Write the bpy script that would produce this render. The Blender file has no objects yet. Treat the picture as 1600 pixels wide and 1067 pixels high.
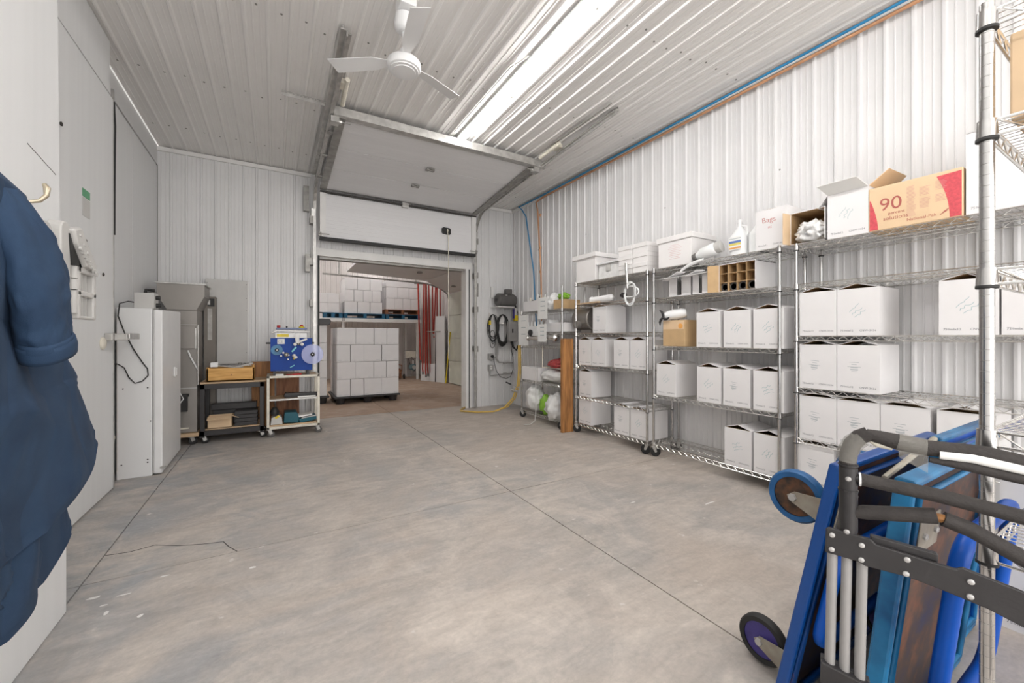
import bpy, bmesh, math, random
from mathutils import Vector, Matrix, noise
sin, cos, pi, R = math.sin, math.cos, math.pi, math.radians
SC = bpy.context.scene
COL = SC.collection
rnd = random.Random(7)

# ------------------------------------------------------------------ camera, world, lights, exposure
cam_d = bpy.data.cameras.new('camera'); cam = bpy.data.objects.new('camera', cam_d); COL.objects.link(cam)
cam.location = (0, 0, 1.25)
cam.rotation_euler = (R(90), 0, -math.atan(371 / 635))
cam_d.lens = 36 * 635 / 1600; cam_d.sensor_width = 36; cam_d.shift_y = -6 / 1600
cam_d.clip_start = 0.02; cam_d.clip_end = 100
SC.camera = cam
SC.view_settings.view_transform = 'Standard'; SC.view_settings.look = 'None'
SC.view_settings.gamma = 1; SC.view_settings.use_curve_mapping = False
SC.view_settings.exposure = 0.93
W = bpy.data.worlds.new('world'); SC.world = W; W.use_nodes = True
bg = W.node_tree.nodes['Background']; bg.inputs[0].default_value = (1.0, 0.985, 0.97, 1); bg.inputs[1].default_value = 1.3
LIGHT_E = 21.0      # strength of the ceiling strip lights
def area(name, loc, rot, sx, sy, power, color=(1, 1, 1)):
    d = bpy.data.lights.new(name, 'AREA'); d.shape = 'RECTANGLE'; d.size = sx; d.size_y = sy; d.energy = power; d.color = color
    o = bpy.data.objects.new(name, d); COL.objects.link(o); o.location = loc; o.rotation_euler = rot; return o
# added fill lamp behind the camera, an assumed source at the open rear end
area('rear_fill_light', (1.3, -3.9, 1.9), (R(99), 0, 0), 4.6, 3.2, 62, (1.0, 0.985, 0.97))

# ------------------------------------------------------------------ helpers
WL = {}
def tag(o, label=None, cat=None, group=None, kind=None):
    if label: o['label'] = label
    if cat: o['category'] = cat
    if group: o['group'] = group
    if kind: o['kind'] = kind
    return o
def thing(name, label, cat, loc=(0, 0, 0), rotz=0, group=None):
    o = bpy.data.objects.new(name, None); COL.objects.link(o); o.empty_display_size = .05
    o.location = loc; o.rotation_euler = (0, 0, rotz); WL[o] = Vector(loc)
    return tag(o, label, cat, group)
def struct(name, loc=(0, 0, 0)):
    o = bpy.data.objects.new(name, None); COL.objects.link(o); o.location = loc; WL[o] = Vector(loc); o['kind'] = 'structure'; o.empty_display_size = .05
    return o
def kids(o): return [c for c in list(CH.get(o, []))]
CH = {}
def dup(root, loc, rotz=None, label=None, group=None):
    def cp(o, par):
        c = o.copy(); COL.objects.link(c)
        if par is not None:
            c.parent = par; CH.setdefault(par, []).append(c)
        for k in CH.get(o, []): cp(k, c)
        return c
    r = cp(root, None); r.location = loc; WL[r] = Vector(loc)
    if rotz is not None: r.rotation_euler = (0, 0, rotz)
    if label: r['label'] = label
    if group: r['group'] = group
    elif 'group' in r.keys() and group == '': del r['group']
    return r

class MB:
    def __init__(s): s.v = []; s.f = []; s.m = []
    def add(s, vs, fs, mi=0):
        b = len(s.v); s.v += [tuple(v) for v in vs]
        for f in fs: s.f.append([i + b for i in f]); s.m.append(mi)
        return s
    def box(s, x0, x1, y0, y1, z0, z1, mi=0):
        x0, x1 = min(x0, x1), max(x0, x1); y0, y1 = min(y0, y1), max(y0, y1); z0, z1 = min(z0, z1), max(z0, z1)
        return s.add([(x0, y0, z0), (x1, y0, z0), (x1, y1, z0), (x0, y1, z0), (x0, y0, z1), (x1, y0, z1), (x1, y1, z1), (x0, y1, z1)],
                     [(0, 3, 2, 1), (4, 5, 6, 7), (0, 1, 5, 4), (1, 2, 6, 5), (2, 3, 7, 6), (3, 0, 4, 7)], mi)
    def obox(s, c, size, M=None, mi=0):
        M = M or Matrix.Identity(3); c = Vector(c); h = [q / 2 for q in size]
        vs = []
        for z in (-1, 1):
            for x, y in ((-1, -1), (1, -1), (1, 1), (-1, 1)): vs.append(c + M @ Vector((x * h[0], y * h[1], z * h[2])))
        return s.add(vs, [(0, 3, 2, 1), (4, 5, 6, 7), (0, 1, 5, 4), (1, 2, 6, 5), (2, 3, 7, 6), (3, 0, 4, 7)], mi)
    def beam(s, p0, p1, w, h, up=(0, 0, 1), mi=0):
        p0 = Vector(p0); p1 = Vector(p1); d = (p1 - p0); L = d.length; d.normalize(); u = Vector(up)
        if abs(d.dot(u)) > .98: u = Vector((1, 0, 0))
        sd = d.cross(u).normalized(); u = sd.cross(d).normalized()
        M = Matrix((d, sd, u)).transposed()
        return s.obox((p0 + p1) / 2, (L, w, h), M, mi)
    def tube(s, pts, r, n=8, closed=False, caps=True, mi=0):
        pts = [Vector(p) for p in pts]; N = len(pts); rings = []; prev = None
        for i, p in enumerate(pts):
            a = pts[(i - 1) % N] if (i > 0 or closed) else p
            b = pts[(i + 1) % N] if (i < N - 1 or closed) else p
            d = (b - a)
            if d.length < 1e-9: d = Vector((0, 0, 1))
            d.normalize()
            if prev is None:
                u = Vector((0, 0, 1)) if abs(d.z) < .9 else Vector((1, 0, 0))
            else: u = prev
            u = (u - d * u.dot(d))
            if u.length < 1e-6: u = d.orthogonal()
            u.normalize(); prev = u; w = d.cross(u)
            rr = r[i] if isinstance(r, (list, tuple)) else r
            rings.append([p + (u * cos(2 * pi * k / n) + w * sin(2 * pi * k / n)) * rr for k in range(n)])
        vs = [v for rg in rings for v in rg]; fs = []
        M = N if closed else N - 1
        for i in range(M):
            j = (i + 1) % N
            for k in range(n):
                l = (k + 1) % n
                fs.append((i * n + k, i * n + l, j * n + l, j * n + k))
        if caps and not closed:
            fs.append(tuple(range(n - 1, -1, -1))); fs.append(tuple((N - 1) * n + k for k in range(n)))
        return s.add(vs, fs, mi)
    def cyl(s, p0, p1, r, n=12, r2=None, mi=0, caps=True):
        return s.tube([p0, p1], [r, r if r2 is None else r2], n, caps=caps, mi=mi)
    def lathe(s, prof, c=(0, 0, 0), axis=(0, 0, 1), n=20, mi=0, caps=True):
        c = Vector(c); d = Vector(axis).normalized()
        u = Vector((1, 0, 0)) if abs(d.x) < .9 else Vector((0, 1, 0)); u = (u - d * u.dot(d)).normalized(); w = d.cross(u)
        vs = []; fs = []
        for r, h in prof:
            for k in range(n): vs.append(c + d * h + (u * cos(2 * pi * k / n) + w * sin(2 * pi * k / n)) * r)
        for i in range(len(prof) - 1):
            for k in range(n):
                l = (k + 1) % n; fs.append((i * n + k, i * n + l, (i + 1) * n + l, (i + 1) * n + k))
        if caps:
            fs.append(tuple(range(n - 1, -1, -1))); m = (len(prof) - 1) * n; fs.append(tuple(m + k for k in range(n)))
        return s.add(vs, fs, mi)
    def prism(s, poly, a, b, axis='y', mi=0):
        # poly: 2D points; axis y: (x,z) extruded in y ; x: (y,z) in x ; z: (x,y) in z
        def P(p, t): return {'y': (p[0], t, p[1]), 'x': (t, p[0], p[1]), 'z': (p[0], p[1], t)}[axis]
        n = len(poly); vs = [P(p, a) for p in poly] + [P(p, b) for p in poly]
        fs = [tuple(range(n - 1, -1, -1)), tuple(range(n, 2 * n))] + [(i, (i + 1) % n, n + (i + 1) % n, n + i) for i in range(n)]
        return s.add(vs, fs, mi)
    def grid(s, fn, nu, nv, mi=0, closeu=False):
        vs = [fn(i / (nu if closeu else nu - 1), j / (nv - 1)) for j in range(nv) for i in range(nu)]
        fs = []
        for j in range(nv - 1):
            for i in range(nu if closeu else nu - 1):
                k = (i + 1) % nu; fs.append((j * nu + i, j * nu + k, (j + 1) * nu + k, (j + 1) * nu + i))
        return s.add(vs, fs, mi)
    def mesh(s, name, mats, off=(0, 0, 0), smooth=None, fix=True):
        me = bpy.data.meshes.new(name)
        ox, oy, oz = off
        me.from_pydata([(x - ox, y - oy, z - oz) for x, y, z in s.v], [], s.f)
        for m in (mats if isinstance(mats, (list, tuple)) else [mats]): me.materials.append(m)
        me.polygons.foreach_set('material_index', s.m)
        if fix:
            bm = bmesh.new(); bm.from_mesh(me); bmesh.ops.recalc_face_normals(bm, faces=bm.faces); bm.to_mesh(me); bm.free()
        if smooth is not None:
            me.polygons.foreach_set('use_smooth', [True] * len(me.polygons)); me.set_sharp_from_angle(angle=R(smooth))
        me.update(); return me
    def build(s, name, mats, parent=None, world=True, label=None, smooth=None, bevel=0, kind=None, solid=0, fix=True, sub=0):
        off = WL.get(parent, Vector((0, 0, 0))) if (parent is not None and world) else (0, 0, 0)
        me = s.mesh(name, mats, off, smooth, fix)
        return link(name, me, parent, label, bevel, kind, solid, sub)
def link(name, me, parent=None, label=None, bevel=0, kind=None, solid=0, sub=0):
    o = bpy.data.objects.new(name, me); COL.objects.link(o)
    if parent is not None:
        o.parent = parent; CH.setdefault(parent, []).append(o); WL[o] = WL.get(parent, Vector((0, 0, 0)))
    if solid:
        md = o.modifiers.new('solid', 'SOLIDIFY'); md.thickness = solid; md.offset = 0
    if sub:
        md = o.modifiers.new('sub', 'SUBSURF'); md.levels = sub; md.render_levels = sub
    if bevel:
        md = o.modifiers.new('bevel', 'BEVEL'); md.width = bevel; md.segments = 2; md.limit_method = 'ANGLE'; md.angle_limit = R(40)
    if label: o['label'] = label
    if kind: o['kind'] = kind
    return o
def single(mb, name, mats, label, cat, group=None, **k):
    # a thing that is one mesh: origin at the centre of its base
    xs = [v[0] for v in mb.v]; ys = [v[1] for v in mb.v]; zs = [v[2] for v in mb.v]
    c = ((min(xs) + max(xs)) / 2, (min(ys) + max(ys)) / 2, min(zs))
    me = mb.mesh(name, mats, c, k.pop('smooth', None)); o = link(name, me, None, None, **k); o.location = c
    return tag(o, label, cat, group)

_tc = {}
def text_verts(txt, size, shear=0):
    key = (txt, size)
    if key in _tc: return _tc[key]
    cu = bpy.data.curves.new('t', 'FONT'); cu.body = txt; cu.size = size; cu.resolution_u = 6 if size > .05 else (3 if size > .022 else 1); cu.extrude = 0
    o = bpy.data.objects.new('t', cu); COL.objects.link(o)
    dg = bpy.context.evaluated_depsgraph_get(); me = bpy.data.meshes.new_from_object(o.evaluated_get(dg))
    r = ([tuple(v.co) for v in me.vertices], [tuple(p.vertices) for p in me.polygons])
    bpy.data.objects.remove(o); bpy.data.curves.remove(cu); bpy.data.meshes.remove(me)
    _tc[key] = r; return r
def put_text(mb, txt, size, origin, ex, ey, mi=0, th=0, center=False):
    vs, fs = text_verts(txt, size); ex = Vector(ex); ey = Vector(ey); o = Vector(origin)
    dx = 0
    if center: dx = -(max(v[0] for v in vs) + min(v[0] for v in vs)) / 2
    mb.add([o + ex * (v[0] + dx) + ey * v[1] for v in vs], fs, mi)
    return max(v[0] for v in vs)

# ------------------------------------------------------------------ materials
def newmat(name):
    m = bpy.data.materials.new(name); m.use_nodes = True; nt = m.node_tree; b = nt.nodes['Principled BSDF']; return m, nt, b
def N(nt, t, **k):
    n = nt.nodes.new(t)
    for a, v in k.items(): setattr(n, a, v)
    return n
def pm(name, c, rough=.5, metal=0, var=.06, vs=6, bump=0, bs=60, c2=None, alpha=None, trans=0, emit=None, es=0, stretch=None, coat=0, spec=None):
    m, nt, b = newmat(name); L = nt.links
    b.inputs['Roughness'].default_value = rough; b.inputs['Metallic'].default_value = metal
    tc = N(nt, 'ShaderNodeTexCoord'); mp = N(nt, 'ShaderNodeMapping')
    if stretch: mp.inputs['Scale'].default_value = stretch
    L.new(tc.outputs['Object'], mp.inputs[0])
    no = N(nt, 'ShaderNodeTexNoise'); no.inputs['Scale'].default_value = vs; no.inputs['Detail'].default_value = 5; L.new(mp.outputs[0], no.inputs[0])
    cr = N(nt, 'ShaderNodeValToRGB'); L.new(no.outputs[0], cr.inputs[0])
    a = [max(0, q * (1 - var)) for q in c]; d = list(c2) if c2 else [min(1, q * (1 + var)) for q in c]
    cr.color_ramp.elements[0].position = .35; cr.color_ramp.elements[1].position = .65
    cr.color_ramp.elements[0].color = (*a, 1); cr.color_ramp.elements[1].color = (*d, 1)
    L.new(cr.outputs[0], b.inputs['Base Color'])
    if bump:
        n2 = N(nt, 'ShaderNodeTexNoise'); n2.inputs['Scale'].default_value = bs; n2.inputs['Detail'].default_value = 4; L.new(mp.outputs[0], n2.inputs[0])
        bp = N(nt, 'ShaderNodeBump'); bp.inputs['Strength'].default_value = bump; bp.inputs['Distance'].default_value = .01
        L.new(n2.outputs[0], bp.inputs['Height']); L.new(bp.outputs[0], b.inputs['Normal'])
    if alpha is not None: b.inputs['Alpha'].default_value = alpha
    if trans: b.inputs['Transmission Weight'].default_value = trans
    if coat: b.inputs['Coat Weight'].default_value = coat
    if spec is not None: b.inputs['Specular IOR Level'].default_value = spec
    if emit: b.inputs['Emission Color'].default_value = (*emit, 1); b.inputs['Emission Strength'].default_value = es
    return m
M = {}
M['wall'] = pm('white_sheet_metal', (.74, .735, .735), .42, var=.02, vs=3)
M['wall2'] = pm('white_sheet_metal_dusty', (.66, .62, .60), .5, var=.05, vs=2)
M['ceil'] = pm('white_ceiling_metal', (.82, .80, .78), .33, var=.02, vs=2)
M['trimw'] = pm('white_trim', (.78, .77, .75), .45, var=.03)
M['panelw'] = pm('white_wall_panel', (.76, .765, .765), .45, var=.015, vs=2, bump=.05, bs=25, stretch=(1, 8, .15))
M['doorw'] = pm('white_insulated_door', (.76, .755, .76), .5, var=.015, vs=4, bump=.08, bs=60, stretch=(.1, 3, 3))
M['screw'] = pm('dark_screw', (.25, .24, .22), .5)
M['black'] = pm('black_rubber', (.02, .02, .02), .6, var=.2)
M['dkseam'] = pm('dark_seam', (.06, .055, .05), .8)
M['foam'] = pm('black_foam', (.036, .031, .029), .75, var=.12, vs=40, bump=.25, bs=200)
M['bkplastic'] = pm('black_plastic', (.027, .025, .026), .42, var=.1, vs=20, bump=.06, bs=120)
M['chrome'] = pm('chrome_wire', (.72, .71, .69), .22, 1, var=.06, vs=20)
M['zincwire'] = pm('zinc_wire', (.62, .61, .59), .35, 1, var=.08, vs=20)
M['post'] = pm('chrome_post', (.56, .55, .54), .20, 1, var=.04, vs=10)
M['galv'] = pm('galvanised_steel', (.52, .51, .49), .42, .75, var=.15, vs=15)
M['dkgalv'] = pm('dull_galvanised_steel', (.34, .33, .31), .5, .6, var=.15, vs=15)
M['stain'] = pm('stainless_steel', (.30, .28, .26), .42, .6, var=.06, vs=1.5)
M['dksteel'] = pm('dull_dark_steel', (.14, .125, .11), .42, .6, var=.08, vs=2)
M['machblue'] = pm('machine_blue', (.003, .05, .30), .5, var=.1, spec=.3)
M['rustdisc'] = pm('dark_rusty_rim', (.035, .025, .02), .6, var=.2, vs=30, c2=(.13, .055, .025))
M['alu'] = pm('brushed_aluminium', (.50, .49, .48), .45, .5, var=.05, vs=30, stretch=(1, 1, .1))
M['tubegrey'] = pm('anodised_tube', (.34, .33, .325), .42, .25, var=.06, vs=20, stretch=(1, 1, .2))
M['carton'] = pm('white_carton', (.80, .785, .785), .62, var=.015, vs=8)
M['cartonin'] = pm('carton_kraft_inside', (.42, .27, .13), .8, var=.12, vs=12)
M['kraft'] = pm('kraft_cardboard', (.56, .38, .20), .75, var=.06, vs=10)
M['kraft2'] = pm('light_kraft_cardboard', (.74, .54, .34), .7, var=.03, vs=10)
M['redprint'] = pm('red_print', (.62, .08, .10), .6, var=.12, vs=60)
M['ink'] = pm('dark_ink', (.12, .12, .14), .7)
M['inkgrey'] = pm('pale_ink', (.40, .44, .46), .7)
M['inkteal'] = pm('teal_ink', (.28, .45, .47), .7)
M['inkred'] = pm('red_ink', (.45, .12, .10), .7)
M['inkredp'] = pm('pale_red_ink', (.62, .30, .28), .7)
M['wood'] = pm('varnished_pine', (.62, .31, .07), .5, var=.12, vs=4, stretch=(1.5, 1.5, 10), c2=(.74, .42, .13))
M['board'] = pm('brown_plank', (.30, .13, .04), .55, vs=5, stretch=(6, 6, .7), var=.25, c2=(.48, .22, .07))
M['ply'] = pm('plywood', (.56, .40, .25), .7, vs=5, stretch=(1, 6, 6), var=.1)
M['dkwood'] = pm('dark_wood', (.22, .085, .035), .6, vs=4, stretch=(6, 6, 1), var=.25, c2=(.34, .15, .07))
M['blue'] = pm('blue_paint', (.0, .075, .42), .38, var=.15, vs=5, spec=.35)
M['blue_lt'] = pm('light_blue_paint', (.006, .105, .28), .35, var=.3, vs=8, c2=(.02, .20, .42))
M['bluewheel'] = pm('blue_tyre', (.012, .10, .27), .5, var=.15, vs=15)
M['purple'] = pm('purple_rim', (.06, .045, .22), .5, var=.2, vs=12)
M['zincplate'] = pm('dirty_zinc_plate', (.50, .47, .40), .5, .5, var=.2, vs=25, c2=(.33, .29, .24))
M['navy'] = None
M['teal'] = pm('teal_plastic', (.0, .09, .13), .4, var=.1)
M['palblue'] = pm('blue_pallet_paint', (.01, .10, .19), .55, var=.2)
M['whitepl'] = pm('white_plastic', (.80, .80, .80), .35, var=.02)
M['bottle'] = pm('milky_plastic', (.84, .85, .85), .35, var=.02)
M['greypl'] = pm('grey_plastic', (.56, .55, .53), .45, var=.03)
M['motor'] = pm('dark_grey_motor', (.12, .115, .11), .5, var=.1)
M['conduit'] = pm('grey_conduit', (.42, .41, .40), .45, .3)
M['yellow'] = pm('yellow_plastic', (.72, .55, .02), .45)
M['hoseyel'] = pm('yellow_hose', (.62, .42, .10), .45)
M['redhose'] = pm('red_hose', (.42, .035, .02), .45, var=.15, vs=10)
M['green'] = pm('lime_green', (.26, .52, .05), .5, var=.1)
M['lidgreen'] = pm('green_label', (.12, .38, .20), .5)
M['bagw'] = pm('white_bag', (.78, .78, .77), .4, var=.06, vs=12, bump=.3, bs=20)
M['clearw'] = pm('cloudy_plastic_bag', (.80, .80, .79), .25, var=.08, vs=14, bump=.5, bs=25)
M['bagred'] = pm('red_mesh_bag', (.38, .05, .05), .6, var=.3, vs=40)
M['pipeblue'] = pm('blue_air_line', (.02, .22, .45), .4)
M['copper'] = pm('copper_pipe', (.62, .33, .18), .4, .5, var=.1)
M['knob'] = pm('red_knob', (.5, .02, .02), .4)
M['lite'] = pm('strip_light_diffuser', (1, 1, 1), .4, emit=(1, .98, .96), es=LIGHT_E)
M['cream'] = pm('cream_paint', (.74, .70, .60), .5, var=.08, vs=14)
M['paper'] = pm('paper', (.82, .82, .80), .7, var=.02)
M['polyst'] = pm('white_foam_board', (.84, .82, .81), .75, var=.015)
m, nt, b = newmat('clear_disc'); b.inputs['Base Color'].default_value = (.45, .50, .85, 1); b.inputs['Roughness'].default_value = .15; b.inputs['Alpha'].default_value = .45; M['disc'] = m
m, nt, b = newmat('packing_tape'); b.inputs['Base Color'].default_value = (.45, .43, .39, 1); b.inputs['Roughness'].default_value = .12; b.inputs['Alpha'].default_value = .32; M['tape'] = m

def concrete(name, cA, cB, cC, b0=.42, b1=.60, blue=False):
    m, nt, b = newmat(name); L = nt.links
    ge = N(nt, 'ShaderNodeNewGeometry')
    def noise_(scale, det=6, rough=.6, dist=0, st=None):
        n = N(nt, 'ShaderNodeTexNoise'); n.inputs['Scale'].default_value = scale; n.inputs['Detail'].default_value = det
        n.inputs['Roughness'].default_value = rough; n.inputs['Distortion'].default_value = dist
        if st:
            mp = N(nt, 'ShaderNodeMapping'); mp.inputs['Scale'].default_value = st; L.new(ge.outputs['Position'], mp.inputs[0]); L.new(mp.outputs[0], n.inputs[0])
        else: L.new(ge.outputs['Position'], n.inputs[0])
        return n
    def ramp(n, p0, p1, c0=(0, 0, 0, 1), c1=(1, 1, 1, 1)):
        r = N(nt, 'ShaderNodeValToRGB'); r.color_ramp.elements[0].position = p0; r.color_ramp.elements[1].position = p1
        r.color_ramp.elements[0].color = c0; r.color_ramp.elements[1].color = c1; L.new(n.outputs[0], r.inputs[0]); return r
    def mix(f, a, b_, bt='MIX', fac=None):
        x = N(nt, 'ShaderNodeMix', data_type='RGBA', blend_type=bt)
        if f is not None: L.new(f, x.inputs[0])
        else: x.inputs[0].default_value = fac
        for s_, v in ((6, a), (7, b_)):
            if hasattr(v, 'links') or hasattr(v, 'is_output'): L.new(v, x.inputs[s_])
            else: x.inputs[s_].default_value = (*v, 1)
        return x.outputs[2]
    big = ramp(noise_(.55, 7, .62, .6), b0, b1)
    mid = ramp(noise_(1.9, 8, .7, .9), .46, .66)
    if blue:
        sx = N(nt, 'ShaderNodeSeparateXYZ'); L.new(ge.outputs['Position'], sx.inputs[0])
        def lin(o_, k, b_):
            q = N(nt, 'ShaderNodeMath', operation='MULTIPLY_ADD'); L.new(o_, q.inputs[0]); q.inputs[1].default_value = k; q.inputs[2].default_value = b_; return q.outputs[0]
        q = N(nt, 'ShaderNodeMath', operation='ADD'); L.new(lin(sx.outputs['X'], -.26, .16), q.inputs[0]); L.new(lin(noise_(1.1, 6, .65, .8).outputs[0], 2.2, -1.0), q.inputs[1])
        cl_ = N(nt, 'ShaderNodeClamp'); L.new(q.outputs[0], cl_.inputs[0])
        c = mix(big.outputs[0], cA, cB); c = mix(cl_.outputs[0], c, (.37, .395, .42))
    else: c = mix(big.outputs[0], cA, cB)
    c = mix(mid.outputs[0], c, cC)
    streak = ramp(noise_(3.5, 6, .7, .4, (1, 3.5, 1)), .35, .75, (.80, .80, .80, 1), (1.06, 1.06, 1.06, 1))
    c = mix(None, c, streak.outputs[0], 'MULTIPLY', 1)
    fine = ramp(noise_(38, 5, .7), .3, .7, (.84, .84, .84, 1), (1.06, 1.05, 1.05, 1))
    c = mix(None, c, fine.outputs[0], 'MULTIPLY', .8)
    spots = ramp(noise_(11, 3, .5), .70, .76)
    c = mix(spots.outputs[0], c, (.66, .63, .60))
    L.new(c, b.inputs['Base Color']); b.inputs['Roughness'].default_value = .62
    bp = N(nt, 'ShaderNodeBump'); bp.inputs['Strength'].default_value = .15; bp.inputs['Distance'].default_value = .01
    L.new(fine.outputs[0], bp.inputs['Height']); L.new(bp.outputs[0], b.inputs['Normal'])
    return m
M['floor'] = concrete('painted_worn_concrete', (.42, .41, .395), (.55, .485, .425), (.64, .58, .52), .32, .56, True)
M['floorL'] = concrete('painted_concrete_left', (.31, .335, .37), (.36, .375, .40), (.47, .43, .38))
M['floorfar'] = concrete('stained_concrete', (.44, .31, .22), (.50, .37, .28), (.56, .44, .35))

def rusty():
    m, nt, b = newmat('rusty_blue_deck'); L = nt.links
    tc = N(nt, 'ShaderNodeTexCoord'); n = N(nt, 'ShaderNodeTexNoise'); n.inputs['Scale'].default_value = 4; n.inputs['Detail'].default_value = 7; n.inputs['Roughness'].default_value = .7
    L.new(tc.outputs['Object'], n.inputs[0]); r = N(nt, 'ShaderNodeValToRGB'); e = r.color_ramp.elements
    e[0].position = .38; e[0].color = (.015, .02, .06, 1); e[1].position = .62; e[1].color = (.16, .06, .025, 1)
    k = e.new(.5); k.color = (.05, .028, .02, 1)
    L.new(n.outputs[0], r.inputs[0]); L.new(r.outputs[0], b.inputs['Base Color']); b.inputs['Roughness'].default_value = .5; b.inputs['Metallic'].default_value = .2
    return m
M['rust'] = rusty()
def bluechip():
    m, nt, b = newmat('chipped_blue_paint'); L = nt.links
    tc = N(nt, 'ShaderNodeTexCoord'); n = N(nt, 'ShaderNodeTexNoise'); n.inputs['Scale'].default_value = 7; n.inputs['Detail'].default_value = 8; n.inputs['Roughness'].default_value = .75
    L.new(tc.outputs['Object'], n.inputs[0]); r = N(nt, 'ShaderNodeValToRGB'); e = r.color_ramp.elements
    e[0].position = .60; e[0].color = (.003, .062, .27, 1); e[1].position = .68; e[1].color = (.20, .07, .025, 1)
    L.new(n.outputs[0], r.inputs[0]); L.new(r.outputs[0], b.inputs['Base Color']); b.inputs['Roughness'].default_value = .3
    return m
M['bluechip'] = bluechip()
def navy():
    m, nt, b = newmat('navy_cotton'); L = nt.links
    tc = N(nt, 'ShaderNodeTexCoord')
    n = N(nt, 'ShaderNodeTexNoise'); n.inputs['Scale'].default_value = 9; n.inputs['Detail'].default_value = 6; L.new(tc.outputs['Object'], n.inputs[0])
    r = N(nt, 'ShaderNodeValToRGB'); e = r.color_ramp.elements; e[0].position = .3; e[0].color = (.011, .032, .074, 1); e[1].position = .75; e[1].color = (.019, .050, .105, 1)
    L.new(n.outputs[0], r.inputs[0]); L.new(r.outputs[0], b.inputs['Base Color']); b.inputs['Roughness'].default_value = .85
    w = N(nt, 'ShaderNodeTexNoise'); w.inputs['Scale'].default_value = 500; L.new(tc.outputs['Object'], w.inputs[0])
    bp = N(nt, 'ShaderNodeBump'); bp.inputs['Strength'].default_value = .25; bp.inputs['Distance'].default_value = .002; L.new(w.outputs[0], bp.inputs['Height'])
    mp = N(nt, 'ShaderNodeMapping'); mp.inputs['Scale'].default_value = (1, 1, .55); mp.inputs['Rotation'].default_value = (.35, .1, 0); L.new(tc.outputs['Object'], mp.inputs[0])
    w2 = N(nt, 'ShaderNodeTexNoise'); w2.inputs['Scale'].default_value = 3.6; w2.inputs['Detail'].default_value = 1.5; w2.inputs['Distortion'].default_value = .5; L.new(mp.outputs[0], w2.inputs[0])
    ab = N(nt, 'ShaderNodeMath', operation='SUBTRACT'); L.new(w2.outputs[0], ab.inputs[0]); ab.inputs[1].default_value = .5
    ab2 = N(nt, 'ShaderNodeMath', operation='ABSOLUTE'); L.new(ab.outputs[0], ab2.inputs[0])
    b2 = N(nt, 'ShaderNodeBump'); b2.inputs['Strength'].default_value = .6; b2.inputs['Distance'].default_value = .08; L.new(ab2.outputs[0], b2.inputs['Height']); L.new(bp.outputs[0], b2.inputs['Normal']); L.new(b2.outputs[0], b.inputs['Normal'])
    return m
M['navy'] = navy()
# ------------------------------------------------------------------ the room
XL, XR, YB, ZC, YF = -1.27, 3.90, 6.65, 3.66, -4.0
P = .1535
def ribbed(axis_len, npitch, flip=1, depth=.015):
    """sheet profile (s, h): s along the wall, h proud of it"""
    pr = []
    for i in range(npitch):
        s = i * P
        pr += [(s, 0), (s + .030, 0), (s + .033, .0035), (s + .040, .0035), (s + .043, 0), (s + .078, 0), (s + .081, .0035), (s + .088, .0035), (s + .091, 0), (s + .118, 0), (s + .128, depth), (s + .143, depth), (s + .1525, .0)]
    pr.append((npitch * P, 0))
    return pr
def sheet(kind, a0, a1, b0, b1, pos, n):
    """kind: 'x+' wall facing +x at x=pos etc.  a: along, b: the other direction"""
    mb = MB(); pr = ribbed(0, n); L = n * P; vs = []
    pr = [(s, h) for s, h in pr if a0 + s <= a1 + 1e-6]
    if pr[-1][0] + a0 < a1 - 1e-4: pr.append((a1 - a0, 0))
    for t in (b0, b1):
        for s, h in pr:
            a = a0 + s
            vs.append({'x+': (pos + h, a, t), 'x-': (pos - h, a, t), 'y-': (a, pos - h, t), 'z-': (a, t, pos - h)}[kind])
    k = len(pr); fs = [(i, i + 1, k + i + 1, k + i) for i in range(k - 1)]
    # back face for thickness
    bs = []
    for t in (b0, b1):
        for a in (a0, a0 + pr[-1][0]):
            bs.append({'x+': (pos - .04, a, t), 'x-': (pos + .04, a, t), 'y-': (a, pos + .04, t), 'z-': (a, t, pos + .04)}[kind])
    mb.add(vs, fs); q = len(bs); mb.add(bs, [(0, 1, 3, 2)])
    mb.add([vs[0], bs[0], bs[2], vs[k]], [(0, 1, 2, 3)]); mb.add([vs[k - 1], bs[1], bs[3], vs[2 * k - 1]], [(0, 1, 2, 3)])
    return mb
def run_sheets(parent, kind, a0, a1, b0, b1, pos, mat, n=6):
    a = a0
    while a < a1 - .02:
        e = min(a + n * P, a1)
        sheet(kind, a, e, b0, b1, pos, n).build('metal_sheet', mat, parent, fix=False)
        a = e

wr = struct('wall_right', (XR, 0, 0))
run_sheets(wr, 'x-', YF, YB, 0, ZC, XR, M['wall'])
mb = MB(); mb.box(XR - .034, XR - .002, YF, YB, ZC - .065, ZC - .015); mb.box(XR - .045, XR - .034, YF, YB, ZC - .05, ZC - .02)
mb.build('top_trim', M['trimw'], wr)
wb = struct('wall_back', (0, YB, 0))
OX0, OX1, OZ = 0.56, 2.92, 2.46
run_sheets(wb, 'y-', XL, OX0 - .10, 0, ZC, YB, M['wall'])
run_sheets(wb, 'y-', OX1 + .19, XR, 0, ZC, YB, M['wall'])
run_sheets(wb, 'y-', OX0 - .10, OX1 + .19, OZ + .10, ZC, YB, M['wall'])
mb = MB(); mb.box(XL, OX0 - .1, YB - .036, YB - .004, ZC - .065, ZC - .015); mb.box(OX1 + .19, XR - .04, YB - .036, YB - .004, ZC - .065, ZC - .015)
mb.build('top_trim', M['trimw'], wb)
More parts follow.
